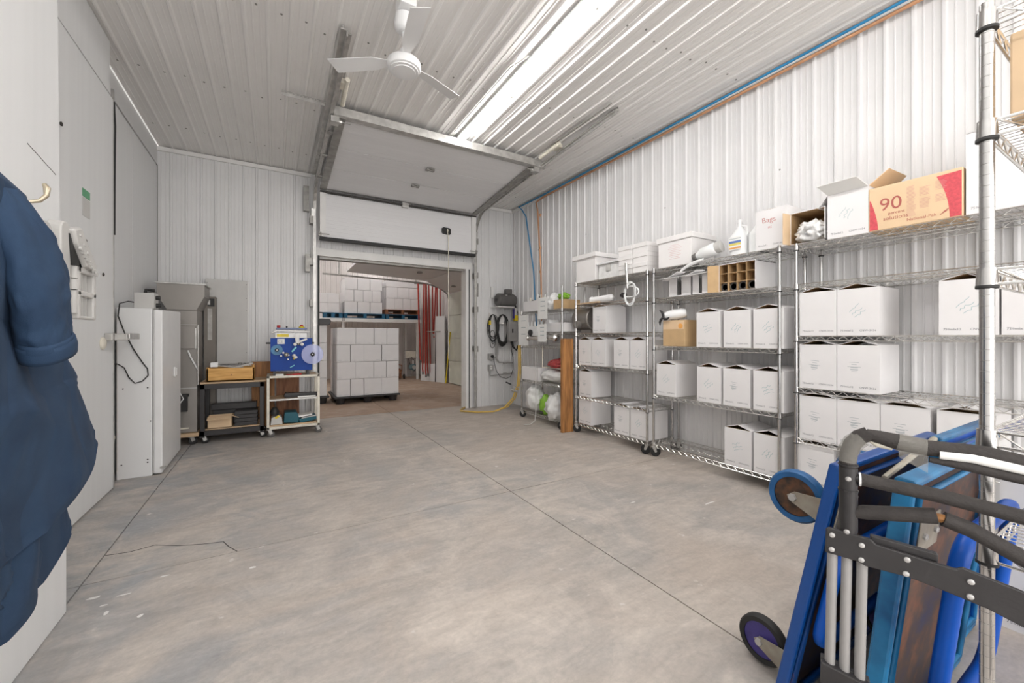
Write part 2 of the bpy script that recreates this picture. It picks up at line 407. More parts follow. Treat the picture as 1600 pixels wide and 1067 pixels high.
# wall core between the two rooms, and the opening's jambs
mb = MB(); mb.box(XL - .1, OX0 - .04, YB + .04, YB + .17, 0, ZC); mb.box(OX1 + .04, 4.3, YB + .04, YB + .17, 0, ZC); mb.box(OX0 - .04, OX1 + .04, YB + .04, YB + .17, OZ + .04, ZC)
mb.build('wall_core', M['wall'], wb)
t1 = struct('trim_1', (OX0, YB, 0)); MB().box(OX0 - .10, OX0, YB - .035, YB + .17, 0, OZ + .1).build('jamb_board', M['trimw'], t1, bevel=.004)
t2 = struct('trim_2', (OX1, YB, 0))
MB().box(OX1, OX1 + .12, YB - .035, YB + .17, 0, OZ).build('jamb_board', M['trimw'], t2, bevel=.004)
MB().box(OX1 + .055, OX1 + .07, YB - .045, YB - .034, 0, OZ).build('rubber_seal', M['black'], t2)
MB().box(OX0 - .012, OX0 + .012, YB - .047, YB - .034, 0, OZ).build('rubber_seal', M['black'], t1)
t3 = struct('trim_3', (1.7, YB, OZ)); MB().box(OX0 - .10, OX1 + .12, YB - .037, YB + .17, OZ, OZ + .115).build('header_board', M['trimw'], t3, bevel=.004)
MB().box(OX0 + .02, OX1 - .02, YB + .02, YB + .16, OZ - .03, OZ).build('header_lip', M['dkgalv'], t3)

wl = struct('wall_left', (XL, 0, 0))
for i, (a, e) in enumerate([(4.56, 5.62), (5.63, 6.65)]):
    MB().box(XL - .05, XL, a, e, 0, 3.405).build('wall_panel', M['panelw'], wl, bevel=.002)
MB().box(XL - .05, XL - .012, 4.5, YB, 3.40, 3.43).build('seam', M['dkseam'], wl)
MB().box(XL - .05, XL + .002, 4.4, YB, 3.425, ZC).build('upper_panel', M['panelw'], wl, bevel=.002)
MB().box(XL - .05, XL + .004, YB - .02, YB - .004, 0, 3.42).build('corner_bead', M['dkseam'], wl)
mb = MB(); mb.box(XL - .3, XL - .06, YF, YB, 0, ZC); mb.build('wall_core', M['panelw'], wl)
# the pair of big flat cooler-room leaves on the left (the further one, then the nearer one that carries the coats)
d2 = struct('door_2', (-1.15, 3.6, 0))
MB().box(-1.26, -1.15, 2.66, 4.555, .012, 3.215).build('door_leaf', M['panelw'], d2, bevel=.003)
MB().box(-1.26, -1.155, 2.66, 4.50, 3.232, 3.655).build('upper_panel', M['panelw'], d2, bevel=.003)
MB().box(-1.26, -1.17, 2.66, 4.5, 3.214, 3.233).build('seam', M['dkseam'], d2)
mb = MB(); mb.box(-1.165, -1.147, 4.556, 4.572, .0, 3.3); mb.build('leaf_edge_trim', M['galv'], d2)
mb = MB(); mb.tube([(-1.146, 4.562, 3.2), (-1.14, 4.568, 3.0), (-1.142, 4.563, 2.6), (-1.143, 4.563, 2.1)], .006, 6); mb.build('edge_cable', M['black'], d2, smooth=40)
mb = MB()
for (y, z) in ((3.6, 2.58), (3.98, 1.93), (4.32, 1.74)): mb.lathe([(.012, 0), (.014, .008), (.004, .012)], (-1.151, y, z), (1, 0, 0), 8)
mb.build('screw', M['dkseam'], d2)
mb = MB(); mb.box(-1.1495, -1.147, 3.93, 4.06, 2.235, 2.29); mb.build('green_sticker', M['lidgreen'], d2)
mb = MB(); mb.box(-1.1495, -1.147, 3.93, 4.06, 2.10, 2.228); mb.build('grey_sticker', M['greypl'], d2)
# handle
mb = MB(); mb.box(-1.148, -1.10, 4.34, 4.46, 1.225, 1.285); mb.beam((-1.10, 4.40, 1.255), (-1.02, 4.40, 1.255), .05, .05); mb.beam((-1.03, 4.42, 1.262), (-1.03, 4.70, 1.262), .03, .05)
mb.build('latch_handle', M['galv'], d2, bevel=.005)
mb = MB(); mb.lathe([(.05, 0), (.05, .01), (.03, .02)], (-1.149, 4.3, 1.205), (1, 0, 0), 14); mb.build('latch_rosette', M['cream'], d2, smooth=40)
d1 = struct('door_3', (-.82, 1.5, 0))
mb = MB(); mb.prism([(0.1, .004), (2.62, .004), (2.62, .40), (2.585, .42), (2.53, 3.0), (2.50, 3.655), (0.1, 3.655)], -.93, -.818, 'x')
mb.build('door_leaf', M['panelw'], d1, bevel=.002)
mb = MB(); mb.beam((-.8178, 2.28, 1.995), (-.8178, 2.515, 1.955), .0012, .003); mb.build('seam', M['dkseam'], d1)
mb = MB(); mb.tube([(-.925, 2.56, 2.95), (-.93, 2.64, 2.9), (-.93, 2.70, 2.76), (-.93, 2.73, 2.55), (-.93, 2.70, 2.42), (-.925, 2.62, 2.38), (-.92, 2.56, 2.40)], .005, 6)
mb.build('edge_cable', M['black'], d1, smooth=40)
mb = MB(); mb.box(-1.3, -.93, 2.3, 2.40, 0, ZC); mb.box(-1.3, -.93, .1, .2, 0, ZC); mb.build('door_frame', M['panelw'], d1)

# ceiling
ce = struct('ceiling', (1.3, 0, ZC))
run_sheets(ce, 'z-', XL + .015, XR, YF, YB + .02, ZC, M['ceil'])
mb = MB()
for yy in (1.0, 2.25, 3.5, 4.75, 5.95):
    x = XL + .07
    while x < XR - .1:
        for k in (0,):
            jx = rnd.uniform(-.012, .012); jy = rnd.uniform(-.04, .04)
            mb.lathe([(.009, 0), (.009, -.004)], (x + jx + .02, yy + jy, ZC), (0, 0, 1), 6)
        x += P
mb.build('screw', M['screw'], ce, kind='stuff')
mb = MB()
for yy in (.6, 1.9, 3.2, 4.5, 5.8):
    for zz in (1.5, 2.75):
        mb.lathe([(.009, 0), (.007, -.005)], (XR - .002, yy + rnd.uniform(-.05, .05), zz), (1, 0, 0), 6)
mb.build('screw', M['screw'], wr, kind='stuff')
MB().box(XL - .06, XR + .05, YF, YB + .1, ZC + .05, ZC + .1).build('ceiling_deck', M['ceil'], ce)

# floor: slabs with saw-cut joints between
fl = struct('floor')
xs = [-1.5, -.844, 1.66, 4.5]; ys = [YF, -1.2, 2.862, 6.9, 10.9, 13.6]; g = .0035
for i in range(3):
    for j in range(5):
        mt = M['floorfar'] if j >= 3 else M['floor']
        MB().box(xs[i] + g, xs[i + 1] - g, ys[j] + g, ys[j + 1] - g, -.12, 0).build('slab', mt, fl, fix=False)
MB().box(-1.5, 4.5, YF, 13.6, -.14, -.012).build('joint_filler', M['dkseam'], fl)
mb = MB()
ck = [(-.84, 3.19), (-.73, 3.17), (-.62, 3.20), (-.5, 3.12), (-.38, 3.07), (-.27, 3.04), (-.235, 2.95), (-.19, 2.865)]
for a_, b_ in zip(ck[:-1], ck[1:]): mb.beam((a_[0], a_[1], .0006), (b_[0], b_[1], .0006), .0045, .0012)
mb.build('crack', M['dkseam'], fl)
# pale drips of paint on the slab
mb = MB()
for (x, y, a, b) in ((-.75, 2.70, .05, .02), (-.69, 2.60, .03, .012), (-.63, 2.66, .05, .008), (-.5, 2.76, .04, .012), (-.66, 2.52, .02, .03), (-.1, 2.62, .03, .02), (-.52, 2.42, .02, .02), (2.85, 1.9, .12, .012), (2.35, 2.2, .05, .01)):
    a *= .6; b *= .6; n = 9; pts = [(x + a * cos(2 * pi * k / n) * rnd.uniform(.6, 1.2), y + b * sin(2 * pi * k / n) * rnd.uniform(.6, 1.2)) for k in range(n)]
    mb.prism(pts, .0002, .0009, 'z')
mb.build('paint_drip', M['trimw'], fl)

# far room
w4 = struct('wall_far', (0, 13.35, 0)); run_sheets(w4, 'y-', XL, 4.3, 0, ZC + .3, 13.35, M['wall2'])
w5 = struct('wall_far_right', (4.25, 0, 0))
run_sheets(w5, 'x-', 10.6, 13.35, 0, ZC + .3, 4.25, M['wall2']); MB().box(4.2, 4.4, YB + .17, 10.6, 0, ZC + .3).build('wall_core', M['wall2'], w5)
w6 = struct('wall_far_left', (XL, 0, 0)); run_sheets(w6, 'x+', YB + .17, 13.35, 0, ZC + .3, XL, M['wall2'])
c2 = struct('ceiling_far', (1.5, 10, ZC + .3)); run_sheets(c2, 'z-', XL, 4.3, YB + .17, 13.35, ZC + .3, M['wall2'], n=12)

# ------------------------------------------------------------------ strip lights (their own light)
def strip_light(loc, length, label, n=0):
    t = thing('strip_light', label, 'light', loc)
    x, y, z = loc
    mb = MB(); mb.box(x - .045, x + .045, y - length / 2, y + length / 2, z - .02, z); mb.box(x - .05, x + .05, y - length / 2 - .008, y - length / 2, z - .055, z); mb.box(x - .05, x + .05, y + length / 2, y + length / 2 + .008, z - .055, z)
    mb.build('housing', M['whitepl'], t)
    mb = MB(); mb.prism([(x - .042, z - .02), (x - .034, z - .045), (x - .014, z - .056), (x + .014, z - .056), (x + .034, z - .045), (x + .042, z - .02)], y - length / 2, y + length / 2, 'y')
    mb.build('diffuser', M['lite'], t)
    return t
strip_light((1.92, 3.27, ZC - .019), 2.4, 'long glowing white strip light on the ceiling, the one ending above the raised garage door')
strip_light((1.92, .83, ZC - .019), 2.4, 'second glowing strip light in line toward the photographer')
strip_light((-.2, -.4, ZC - .019), 2.4, 'added unseen ceiling strip light above the navy coats')  # assumed fixture out of view, added to brighten the near room
strip_light((.3, 8.6, ZC + .28), 2.4, 'added unseen strip light inside the further room, nearer its doorway')  # added to lift the further room's light; its ceiling is out of view
strip_light((.4, 11.4, ZC + .28), 2.4, 'added unseen strip light inside the further room above the floor pallet')  # another unseen lamp, added to brighten the pallet cartons
strip_light((2.6, 11.9, ZC + .28), 2.4, 'added unseen strip light inside the further room over the red hoses')  # third added lamp, unseen, filling the far right side
mb = MB(); mb.tube([(1.80, 4.4, ZC - .024), (1.80, 3.1, ZC - .024), (1.86, 2.9, ZC - .024)], .006, 6)
single(mb, 'light_conduit', M['greypl'], 'thin grey conduit beside the glowing ceiling strip light', 'pipe', smooth=40)

# ------------------------------------------------------------------ overhead garage door, raised
g1 = struct('door_1', (1.75, 6.4, 0))
DX0, DX1 = .56, 3.01
def door_sec(p0, p1, nrm, mat=M['doorw']):
    # p0,p1: (y,z) bottom and top edge in the door's side profile
    p0 = Vector(p0); p1 = Vector(p1); d = (p1 - p0).normalized(); n = Vector(nrm) * .04
    # shallow stamped grooves on the room side
    k = 12; front = []
    L_ = (p1 - p0).length
    for i in range(k):
        a = p0 + d * (L_ * i / k + .003); b = p0 + d * (L_ * (i + 1) / k - .003)
        front += [a, b, p0 + d * (L_ * (i + 1) / k) - n * .04]
    front = front[:-1]
    back = [p1 + n, p0 + n]
    return MB().prism([(q.x, q.y) for q in front + back], DX0, DX1, 'x')
secs = [((6.43, 2.69), (6.43, 3.33), (1, 0)), ((6.38, 3.385), (5.76, 3.45), (0.1, 1)), ((5.755, 3.452), (5.20, 3.49), (.08, 1)), ((5.195, 3.492), (4.50, 3.545), (.08, 1))]
for p0, p1, n in secs: door_sec(p0, p1, n).build('door_section', M['doorw'], g1)
mb = MB(); mb.box(DX0, DX1, 6.40, 6.47, 2.655, 2.70); mb.build('bottom_seal', M['black'], g1)
mb = MB(); mb.box(DX0, DX1, 6.37, 6.42, 3.335, 3.35); mb.build('section_joint', M['dkseam'], g1)
mb = MB(); mb.beam((DX0 - .04, 4.485, 3.56), (DX1 + .12, 4.485, 3.56), .05, .085); mb.box(DX0 - .02, DX1 + .05, 4.51, 4.56, 3.52, 3.53); mb.build('top_stiffener', M['galv'], g1)
# end caps of the sections
for s_, xx in ((-1, DX0), (1, DX1)):
    mb = MB(); a, b = (xx, xx + .075) if s_ < 0 else (xx - .075, xx)
    mb.box(a, b, 6.385, 6.428, 2.70, 3.33)
    mb.build('end_cap', M['trimw'], g1)
    mb = MB(); mb.beam(((a + b) / 2, 6.37, 3.372), ((a + b) / 2, 4.52, 3.528), .085, .02)
    mb.build('end_stile', M['dkgalv'], g1)
for (x, y, z) in ((1.75, 5.76, 3.445), (1.78, 5.20, 3.485)):
    mb = MB(); mb.box(x - .05, x + .05, y - .045, y + .045, z - .012, z - .002); mb.box(x - .055, x - .02, y - .03, y + .03, z - .026, z - .008); mb.box(x + .02, x + .055, y - .03, y + .03, z - .026, z - .008); mb.cyl((x - .03, y, z - .018), (x + .03, y, z - .018), .01, 8)
    mb.build('hinge', M['dkgalv'], g1)
mb = MB(); mb.box(1.73, 1.83, 6.36, 6.40, 3.30, 3.37); mb.cyl((1.73, 6.36, 3.34), (1.83, 6.36, 3.34), .012, 8); mb.build('hinge', M['galv'], g1)
mb = MB(); mb.prism([(2.40, 3.0), (2.42, 2.98), (2.53, 2.97), (2.55, 2.985), (2.55, 3.06), (2.53, 3.08), (2.42, 3.085), (2.40, 3.07)], 6.395, 6.428, 'y'); mb.build('hand_grip', M['black'], g1)
for s_, xx in ((-1, DX0), (1, DX1)):   # roller brackets & lever arms
    mb = MB(); mb.box(xx - .02, xx + .02, 6.37, 6.39, 2.70, 2.76); mb.cyl((xx - s_ * -.02, 6.365, 2.735), (xx - s_ * .12, 6.365, 2.735), .008, 6)
    mb.build('roller_arm', M['dkgalv'], g1)
# tracks
for s_, xx in ((-1, DX0 - .075), (1, DX1 + .055)):
    pts = [(xx, 6.50, 0.02), (xx, 6.50, 3.0)] + [(xx, 6.50 - .42 * (1 - cos(t)), 3.0 + .42 * sin(t)) for t in [R(15 * k) for k in range(1, 7)]]
    pts[-1] = (xx, 6.02, 3.415)
    end = 3.35 if s_ < 0 else 3.1
    pts += [(xx, 4.6, 3.525), (xx, end, 3.60)]
    mb = MB()
    for a_, b_ in zip(pts[:-1], pts[1:]):
        mb.beam(a_, b_, .012, .055, up=(0, 1, 0) if abs(Vector(b_).z - Vector(a_).z) > .3 else (0, 0, 1))
        mb.beam((a_[0] - s_ * .018, a_[1], a_[2]), (b_[0] - s_ * .018, b_[1], b_[2]), .03, .008, up=(0, 1, 0) if abs(b_[2] - a_[2]) > .3 else (0, 0, 1))
    mb.build('track', M['galv'], g1)
    mb = MB(); mb.beam((xx + s_ * .025, 6.1, 3.46), (xx + s_ * .025, end, 3.625), .04, .012); mb.beam((xx + s_ * .03, 6.1, 3.48), (xx + s_ * .03, end, 3.64), .006, .045)
    mb.build('track_angle', M['galv'], g1)
    mb = MB()
    for yy in (6.0, 5.4, 4.85): 
        z = 3.42 + (6.0 - yy) * .077; mb.box(xx - s_ * .06, xx + s_ * .02, yy - .03, yy + .03, z - .02, z - .008); mb.cyl((xx - s_ * .07, yy, z - .005), (xx, yy, z - .005), .012, 8)
    mb.build('roller', M['dkgalv'], g1)
    mb = MB(); mb.box(xx - s_ * .09, xx - s_ * .01, 4.50, 4.60, 3.46, 3.52); mb.lathe([(.022, -.02), (.022, .02)], (xx - s_ * .1, 4.55, 3.49), (1, 0, 0), 10); mb.cyl((xx - s_ * .1, 4.55, 3.49), (xx - s_ * .2, 4.50, 3.47), .006, 6)
    mb.build('top_roller_bracket', M['galv'], g1)
    # spring bumper
    mb = MB(); mb.cyl((xx - s_ * .10, 4.36, 3.575), (xx - s_ * .09, 3.95, 3.60), .022, 10); mb.box(xx - s_ * .09, xx - s_ * .01, 4.0, 4.12, 3.585, 3.63)
    mb.build('bumper', M['cream'], g1, smooth=40)
    # wall brackets on vertical track
    mb = MB()
    for z in (1.05, 1.75, 2.35, 2.95): mb.box(xx, xx + s_ * .045, 6.50, 6.645, z - .05, z + .05)
    mb.build('track_bracket', M['dkgalv'], g1)
mb = MB()   # perforated strap from the left track to the ceiling
for k in range(12):
    x0 = .06 + k * .032
    mb.box(x0, x0 + .006, 4.43, 4.462, 3.60, 3.603); mb.box(x0, x0 + .032, 4.43, 4.437, 3.60, 3.603); mb.box(x0, x0 + .032, 4.455, 4.462, 3.60, 3.603)
mb.box(.06, .44, 4.461, 4.464, 3.57, 3.603)
mb.build('perforated_strap', M['galv'], g1)
mb = MB(); mb.box(.36, .43, 6.55, 6.63, 3.08, 3.44); mb.box(.38, .44, 6.5, 6.63, 2.2, 2.45); mb.build('end_plate', M['dkgalv'], g1)
# pull cord
mb = MB(); mb.tube([(2.49, 6.39, 3.03), (2.495, 6.37, 2.9), (2.50, 6.37, 1.5), (2.50, 6.37, .9)], .006, 6); mb.lathe([(.012, 0), (.014, .02), (.004, .04)], (2.49, 6.385, 3.02), (0, 0, 1), 8)
single(mb, 'pull_cord', M['cream'], 'thin pale pull cord hanging from the raised garage door', 'cord', smooth=40)

# further overhead door (other room)
g2 = struct('door_4', (4.1, 8.8, 0))
DY0, DY1 = 7.0, 10.48
mb = MB(); mb.prism([(1.50, 2.84), (3.45, 2.755), (3.46, 2.80), (1.50, 2.885)], DY0, DY1, 'y'); mb.build('door_section', M['doorw'], g2)
mb = MB(); mb.prism([(3.47, 2.75), (4.15, 2.46), (4.16, 2.50), (3.48, 2.795)], DY0, DY1, 'y'); mb.build('door_section', M['doorw'], g2)
mg = pm('pale_green_door', (.66, .68, .60), .45, var=.06, vs=3)
for z0, z1 in ((.02, .62), (.63, 1.23), (1.24, 1.84), (1.85, 2.44)): MB().box(4.13, 4.17, DY0, DY1, z0, z1).build('door_section', mg, g2)
mb = MB()
pts = [(.98, 10.56, 2.77), (3.5, 10.56, 2.70), (3.9, 10.56, 2.60), (4.10, 10.56, 2.46), (4.16, 10.56, 2.3), (4.165, 10.56, .02)]
for a_, b_ in zip(pts[:-1], pts[1:]): mb.beam(a_, b_, .03, .055, up=(0, 1, 0))
mb.build('track', M['dkgalv'], g2)
for (x, y) in ((2.1, 8.6), (2.9, 9.2), (3.9, 9.6)):
    z = 2.84 - .044 * (x - 1.5) if x < 3.46 else 2.57; mb = MB(); mb.box(x - .05, x + .05, y - .04, y + .04, z - .045, z - .01); mb.build('hinge', M['dkgalv'], g2)
mb = MB(); mb.box(1.32, 1.36, 10.5, 10.56, 2.76, 3.9); mb.build('track_hanger', M['galv'], g2)
# ------------------------------------------------------------------ wire shelving
_sh = {}
def shelf_meshes(L, D, mat, hi=False):
    key = (L, D, mat.name)
    if key in _sh: return _sh[key]
    n = 6 if hi else 4; h = .034
    tr = MB(); r = .0035
    for z in (0, -h):
        tr.tube([(0, 0, z), (0, L, z), (D, L, z), (D, 0, z)], r, n, closed=True)
    def zig(p0, p1, k):
        p0 = Vector(p0); p1 = Vector(p1); pts = []
        for i in range(2 * k + 1):
            q = p0.lerp(p1, i / (2 * k)); q.z = -.003 if i % 2 == 0 else -h + .003; pts.append(q)
        tr.tube(pts, .0024, 4)
    kL = max(4, round(L / .072)); kD = max(2, round(D / .072))
    zig((0, .02, 0), (0, L - .02, 0), kL); zig((D, .02, 0), (D, L - .02, 0), kL); zig((.02, 0, 0), (D - .02, 0, 0), kD); zig((.02, L, 0), (D - .02, L, 0), kD)
    wd = MB(); m = max(8, round(L / .026))
    for i in range(1, m): y = L * i / m; wd.tube([(0, y, .001), (D, y, .001)], .0016, 4, caps=False)
    for x in (D * .33, D * .67): wd.tube([(x, 0, -.003), (x, L, -.003)], .003, 4, caps=False); 
    zz = []
    for i in range(2 * kL + 1): zz.append((D * .5, .02 + (L - .04) * i / (2 * kL), -.004 if i % 2 == 0 else -.026))
    wd.tube(zz, .0018, 4)
    cl = MB()
    cl.lathe([(.0165, .004), (.0182, -.036)], n=20 if hi else 10)
    cl.lathe([(.0182, -.036), (.0190, -.037), (.0190, -.043), (.0175, -.044)], n=20 if hi else 10, mi=1)
    _sh[key] = [('shelf', tr.mesh('shelf', mat, smooth=40, fix=False)), ('wire_deck', wd.mesh('wire_deck', mat, smooth=40, fix=False)), ('collar', cl.mesh('collar', [M['post'], M['black']], smooth=40))]
    return _sh[key]
def wire_rack(label, loc, L, D, zs, top, rotz=0, hi=False, caster=True, mat=None, posts=None, group='chrome wire shelving racks'):
    mat = mat or M['chrome']
    t = thing('wire_rack', label, 'rack', loc, rotz)
    n = 20 if hi else 10; z0 = .125 if caster else 0
    pb = MB(); pb.cyl((0, 0, z0), (0, 0, top), .0127, n)
    if hi:   # ring grooves every inch
        gb = MB(); z = z0 + .03
        while z < top - .01: gb.lathe([(.0128, z - .0005), (.0128, z + .0005)], n=20); z += .0254
        gm = gb.mesh('groove', M['dkgalv'], smooth=40)
    pm_ = pb.mesh('post', M['post'], smooth=40)
    cb = MB()
    cb.cyl((0, 0, .105), (0, 0, .15), .016, 10); cb.box(-.022, .022, -.02, .02, .098, .108); 
    for s_ in (-1, 1): cb.prism([(-.02, .10), (.018, .10), (.03, .055), (.02, .045), (.006, .05)], s_ * .016, s_ * .019, 'y')
    cm = cb.mesh('caster', M['galv'])
    wb_ = MB(); wb_.lathe([(.012, -.014), (.040, -.013), (.0525, -.009), (.0535, 0), (.0525, .009), (.040, .013), (.012, .014)], (.018, 0, .0535), (0, 1, 0), 18)
    wm = wb_.mesh('wheel', M['black'], smooth=50)
    for i, (x, y) in enumerate(((0, 0), (0, L), (D, 0), (D, L))):
        o = link('post', pm_, t); o.location = (x, y, 0)
        if hi: link('groove', gm, o, kind='stuff')
        if posts: o.scale = (1, 1, posts[i] / top)
        if caster:
            c = link('caster', cm, t); c.location = (x, y, 0); c.rotation_euler = (0, 0, (1.9, -.6, .4, 2.6)[i]); link('wheel', wm, c)
    for z in zs:
        ms = shelf_meshes(L, D, mat, hi)
        s_ = link('shelf', ms[0][1], t); s_.location = (0, 0, z)
        link('wire_deck', ms[1][1], s_, kind='stuff'); 
        for x in (0, D):
            for y in (0, L): cc = link('collar', ms[2][1], s_); cc.location = (x, y, 0)
    return t
XF = 3.45; RD = .40
r1 = wire_rack('plank-side rack: tall chrome wire rack between the brown plank and the middle rack', (XF, 3.03, 0), 1.195, RD, (.13, .485, .895, 1.305, 1.68, 1.965), 1.98)
r2 = wire_rack('middle chrome wire rack with the two white jugs on its top shelf', (XF, 1.71, 0), 1.235, RD, (.13, .65, 1.16, 1.655, 1.965), 1.98)
r3 = wire_rack('near rack: chrome wire rack with the brown printed 90 box on its top', (XF, .37, 0), 1.22, RD, (.13, .485, .87, 1.262, 1.655, 1.955), 1.97)
r0 = wire_rack('short chrome wire rack in the far corner holding bags and papers', (3.37, 4.42, 0), 1.04, .40, (.115, .60, 1.13, 1.33, 1.645), 1.96, posts=(1.96, 1.67, 1.96, 1.67))
r4 = wire_rack('close chrome wire rack cut by the right frame edge, its post rising past the trolleys', (1.437, .26, 0), 1.22, .46, (.20, .765, 1.032, 1.408, 1.752, 2.008), 2.03, rotz=R(-90), hi=True)

# ------------------------------------------------------------------ cartons (local: front faces -x, width along y, origin at base centre of the front edge)
CW, CDp, CHt = .236, .335, .325
EXT, EYT = (0, -1, 0), (0, 0, 1)
def carton_proto(style, w=CW, d=CDp, h=CHt, words=('750mlx12', 'CNW-3036'), flaps=True, tilt=17):
    key = (style, w, d, h, flaps, tilt)
    th = .004; o = []
    mb = MB(); a, b = -w / 2, w / 2
    out = [(0, a, 0), (d, a, 0), (d, b, 0), (0, b, 0), (0, a, h), (d, a, h), (d, b, h), (0, b, h)]
    mb.add(out, [(0, 3, 2, 1), (0, 1, 5, 4), (1, 2, 6, 5), (2, 3, 7, 6), (3, 0, 4, 7)], 0)
    inn = [(th, a + th, th), (d - th, a + th, th), (d - th, b - th, th), (th, b - th, th), (th, a + th, h), (d - th, a + th, h), (d - th, b - th, h), (th, b - th, h)]
    mb.add(inn, [(0, 1, 2, 3), (0, 4, 5, 1), (1, 5, 6, 2), (2, 6, 7, 3), (3, 7, 4, 0)], 1)
    k = len(mb.v) - 16
    mb.add([out[4], out[5], out[6], out[7], inn[4], inn[5], inn[6], inn[7]], [(0, 1, 5, 4), (1, 2, 6, 5), (2, 3, 7, 6), (3, 0, 4, 7)], 1)
    o.append(('body', mb.mesh('body', [M['carton'], M['cartonin']], fix=False)))
    if flaps:
        for s_ in (-1, 1):
            f = MB(); t = R(tilt); L_ = w / 2 - .002
            y0, z0 = s_ * w / 2, h; y1, z1 = s_ * (w / 2 - L_ * cos(t)), h + L_ * sin(t)
            ny, nz = -s_ * -sin(t) * -1, cos(t)
            ny = s_ * sin(t)
            top = [(0, y0, z0 + .0), (d, y0, z0), (d, y1, z1), (0, y1, z1)]
            top = [(x, y + ny * th / 2, z + nz * th / 2) for x, y, z in top]; bot = [(x, y - ny * th, z - nz * th) for x, y, z in top]
            f.add(top + bot, [(0, 1, 2, 3), (0, 4, 5, 1), (1, 5, 6, 2), (2, 6, 7, 3), (3, 7, 4, 0)], 0); f.add(bot, [(3, 2, 1, 0)], 1)
            o.append(('flap', f.mesh('flap', [M['carton'], M['cartonin']])))
        f = MB(); f.obox((.055, 0, h - .012), (.11, w - .02, .003), Matrix.Rotation(R(9), 3, 'Y')); f.obox((d - .055, 0, h - .012), (.11, w - .02, .003), Matrix.Rotation(R(-9), 3, 'Y'))
        o.append(('inner_flap', f.mesh('inner_flap', M['cartonin'])))
    p = MB(); e = -.0006
    if words:
        put_text(p, words[0], .019, (e, w / 2 - .018, .028), EXT, EYT, 0)
        wd = max(v[0] for v in text_verts(words[1], .019)[0])
        o.append(('printed_lettering', p.mesh('p', M['ink'], fix=False))); p = MB()
        put_text(p, words[1], .019, (e, -w / 2 + .018 + wd, .028), EXT, EYT, 0)
        o.append(('printed_lettering', p.mesh('p', M['ink'], fix=False)))
    st = MB(); rr = random.Random(style * 13 + 5)
    ang = R((0, 40, -5, 20, 0, 62)[style % 6]); ex = Vector((0, -cos(ang), sin(ang))); ey = Vector((0, sin(ang), cos(ang)))
    c0 = Vector((e, .0 if style % 2 else .02, h * .52))
    ink = 'inkgrey'
    if style in (0, 2):      # printed crest: small centred lines of tiny text
        for i, wdt in enumerate((.055, .03, .075, .045, .03)):
            st.add([c0 + ex * (-wdt / 2) + ey * (.036 - i * .016), c0 + ex * (wdt / 2) + ey * (.036 - i * .016), c0 + ex * (wdt / 2) + ey * (.0385 - i * .016), c0 + ex * (-wdt / 2) + ey * (.0385 - i * .016)], [(0, 1, 2, 3)])
        for i in range(2): st.add([c0 + ex * -.02 + ey * (-.002 - i * .016), c0 + ex * .022 + ey * (-.002 - i * .016), c0 + ex * .022 + ey * (.002 - i * .016), c0 + ex * -.02 + ey * (.002 - i * .016)], [(0, 1, 2, 3)])
    elif style >= 0:         # marker scrawl
        ink = 'inkteal'
        for i in range(3):
            pts = []; xx = -.04
            while xx < .04:
                pts.append((xx, (.03 - i * .026) + rr.uniform(-.008, .008))); xx += rr.uniform(.008, .015)
            for a_, b_ in zip(pts[:-1], pts[1:]):
                q0 = c0 + ex * a_[0] + ey * a_[1]; q1 = c0 + ex * b_[0] + ey * b_[1]; nn = (q1 - q0).cross(Vector((1, 0, 0))).normalized() * .0011
                st.add([q0 - nn, q1 - nn, q1 + nn, q0 + nn], [(0, 1, 2, 3)])
    if style >= 0: o.append(('stamp', st.mesh('s', M[ink], fix=False)))
    return o
_cp = {}
def carton(loc, label, group, style=0, rot=0, **k):
    key = (style, tuple(sorted(k.items())))
    if key not in _cp: _cp[key] = carton_proto(style, **k)
    t = thing('carton', label, 'box', loc, rot, group)
    for nm, me in _cp[key]: link(nm, me, t)
    return t
ORD = ['first', 'second', 'third', 'fourth', 'fifth', 'sixth', 'seventh', 'eighth']
def shelf_row(ys, z, rackname, shelfname, styles, x=XF + .015, rot=None, dx=None):
    n = len(ys)
    for i, y in enumerate(ys):
        pos = 'only one' if n == 1 else (ORD[i] + ' from the left')
        carton((x + (dx[i] if dx else 0), y, z + .003), f'white wine carton on the {shelfname} of the {rackname}, {pos}'.replace('nearest tall wire rack along the right wall', 'near rack').replace('middle wire rack', 'middle rack').replace('wire rack beside the brown plank', 'plank-side rack'), f'white wine cartons on the {rackname}', styles[i % len(styles)], rot[i] if rot else 0)
N1, N2, N3 = 'wire rack beside the brown plank', 'middle wire rack', 'nearest tall wire rack along the right wall'
# rack 1
shelf_row([4.065, 3.70], .13, N1, 'bottom shelf, left end', [1])if False else None
carton((XF + .02, 4.065, .133), 'white wine carton alone at the left end of the plank-side rack bottom shelf', 'white wine cartons on the ' + N1, 1)
carton((XF + .015, 3.42, .133), 'left one of two white cartons together on the plank-side rack bottom shelf', 'white wine cartons on the ' + N1, 0)
carton((XF + .015, 3.165, .133), 'right one of two white cartons together on the plank-side rack bottom shelf', 'white wine cartons on the ' + N1, 1)
carton((XF + .02, 4.06, .488), 'white wine carton alone on the second shelf up of the plank-side rack', 'white wine cartons on the ' + N1, 2)
shelf_row([4.065, 3.81, 3.425, 3.17], .895, N1, 'third shelf up', [0, 5, 2, 1])
carton((XF + .03, 3.81, 1.308), 'white wine carton alone on the fourth shelf up of the plank-side rack', 'white wine cartons on the ' + N1, 0)
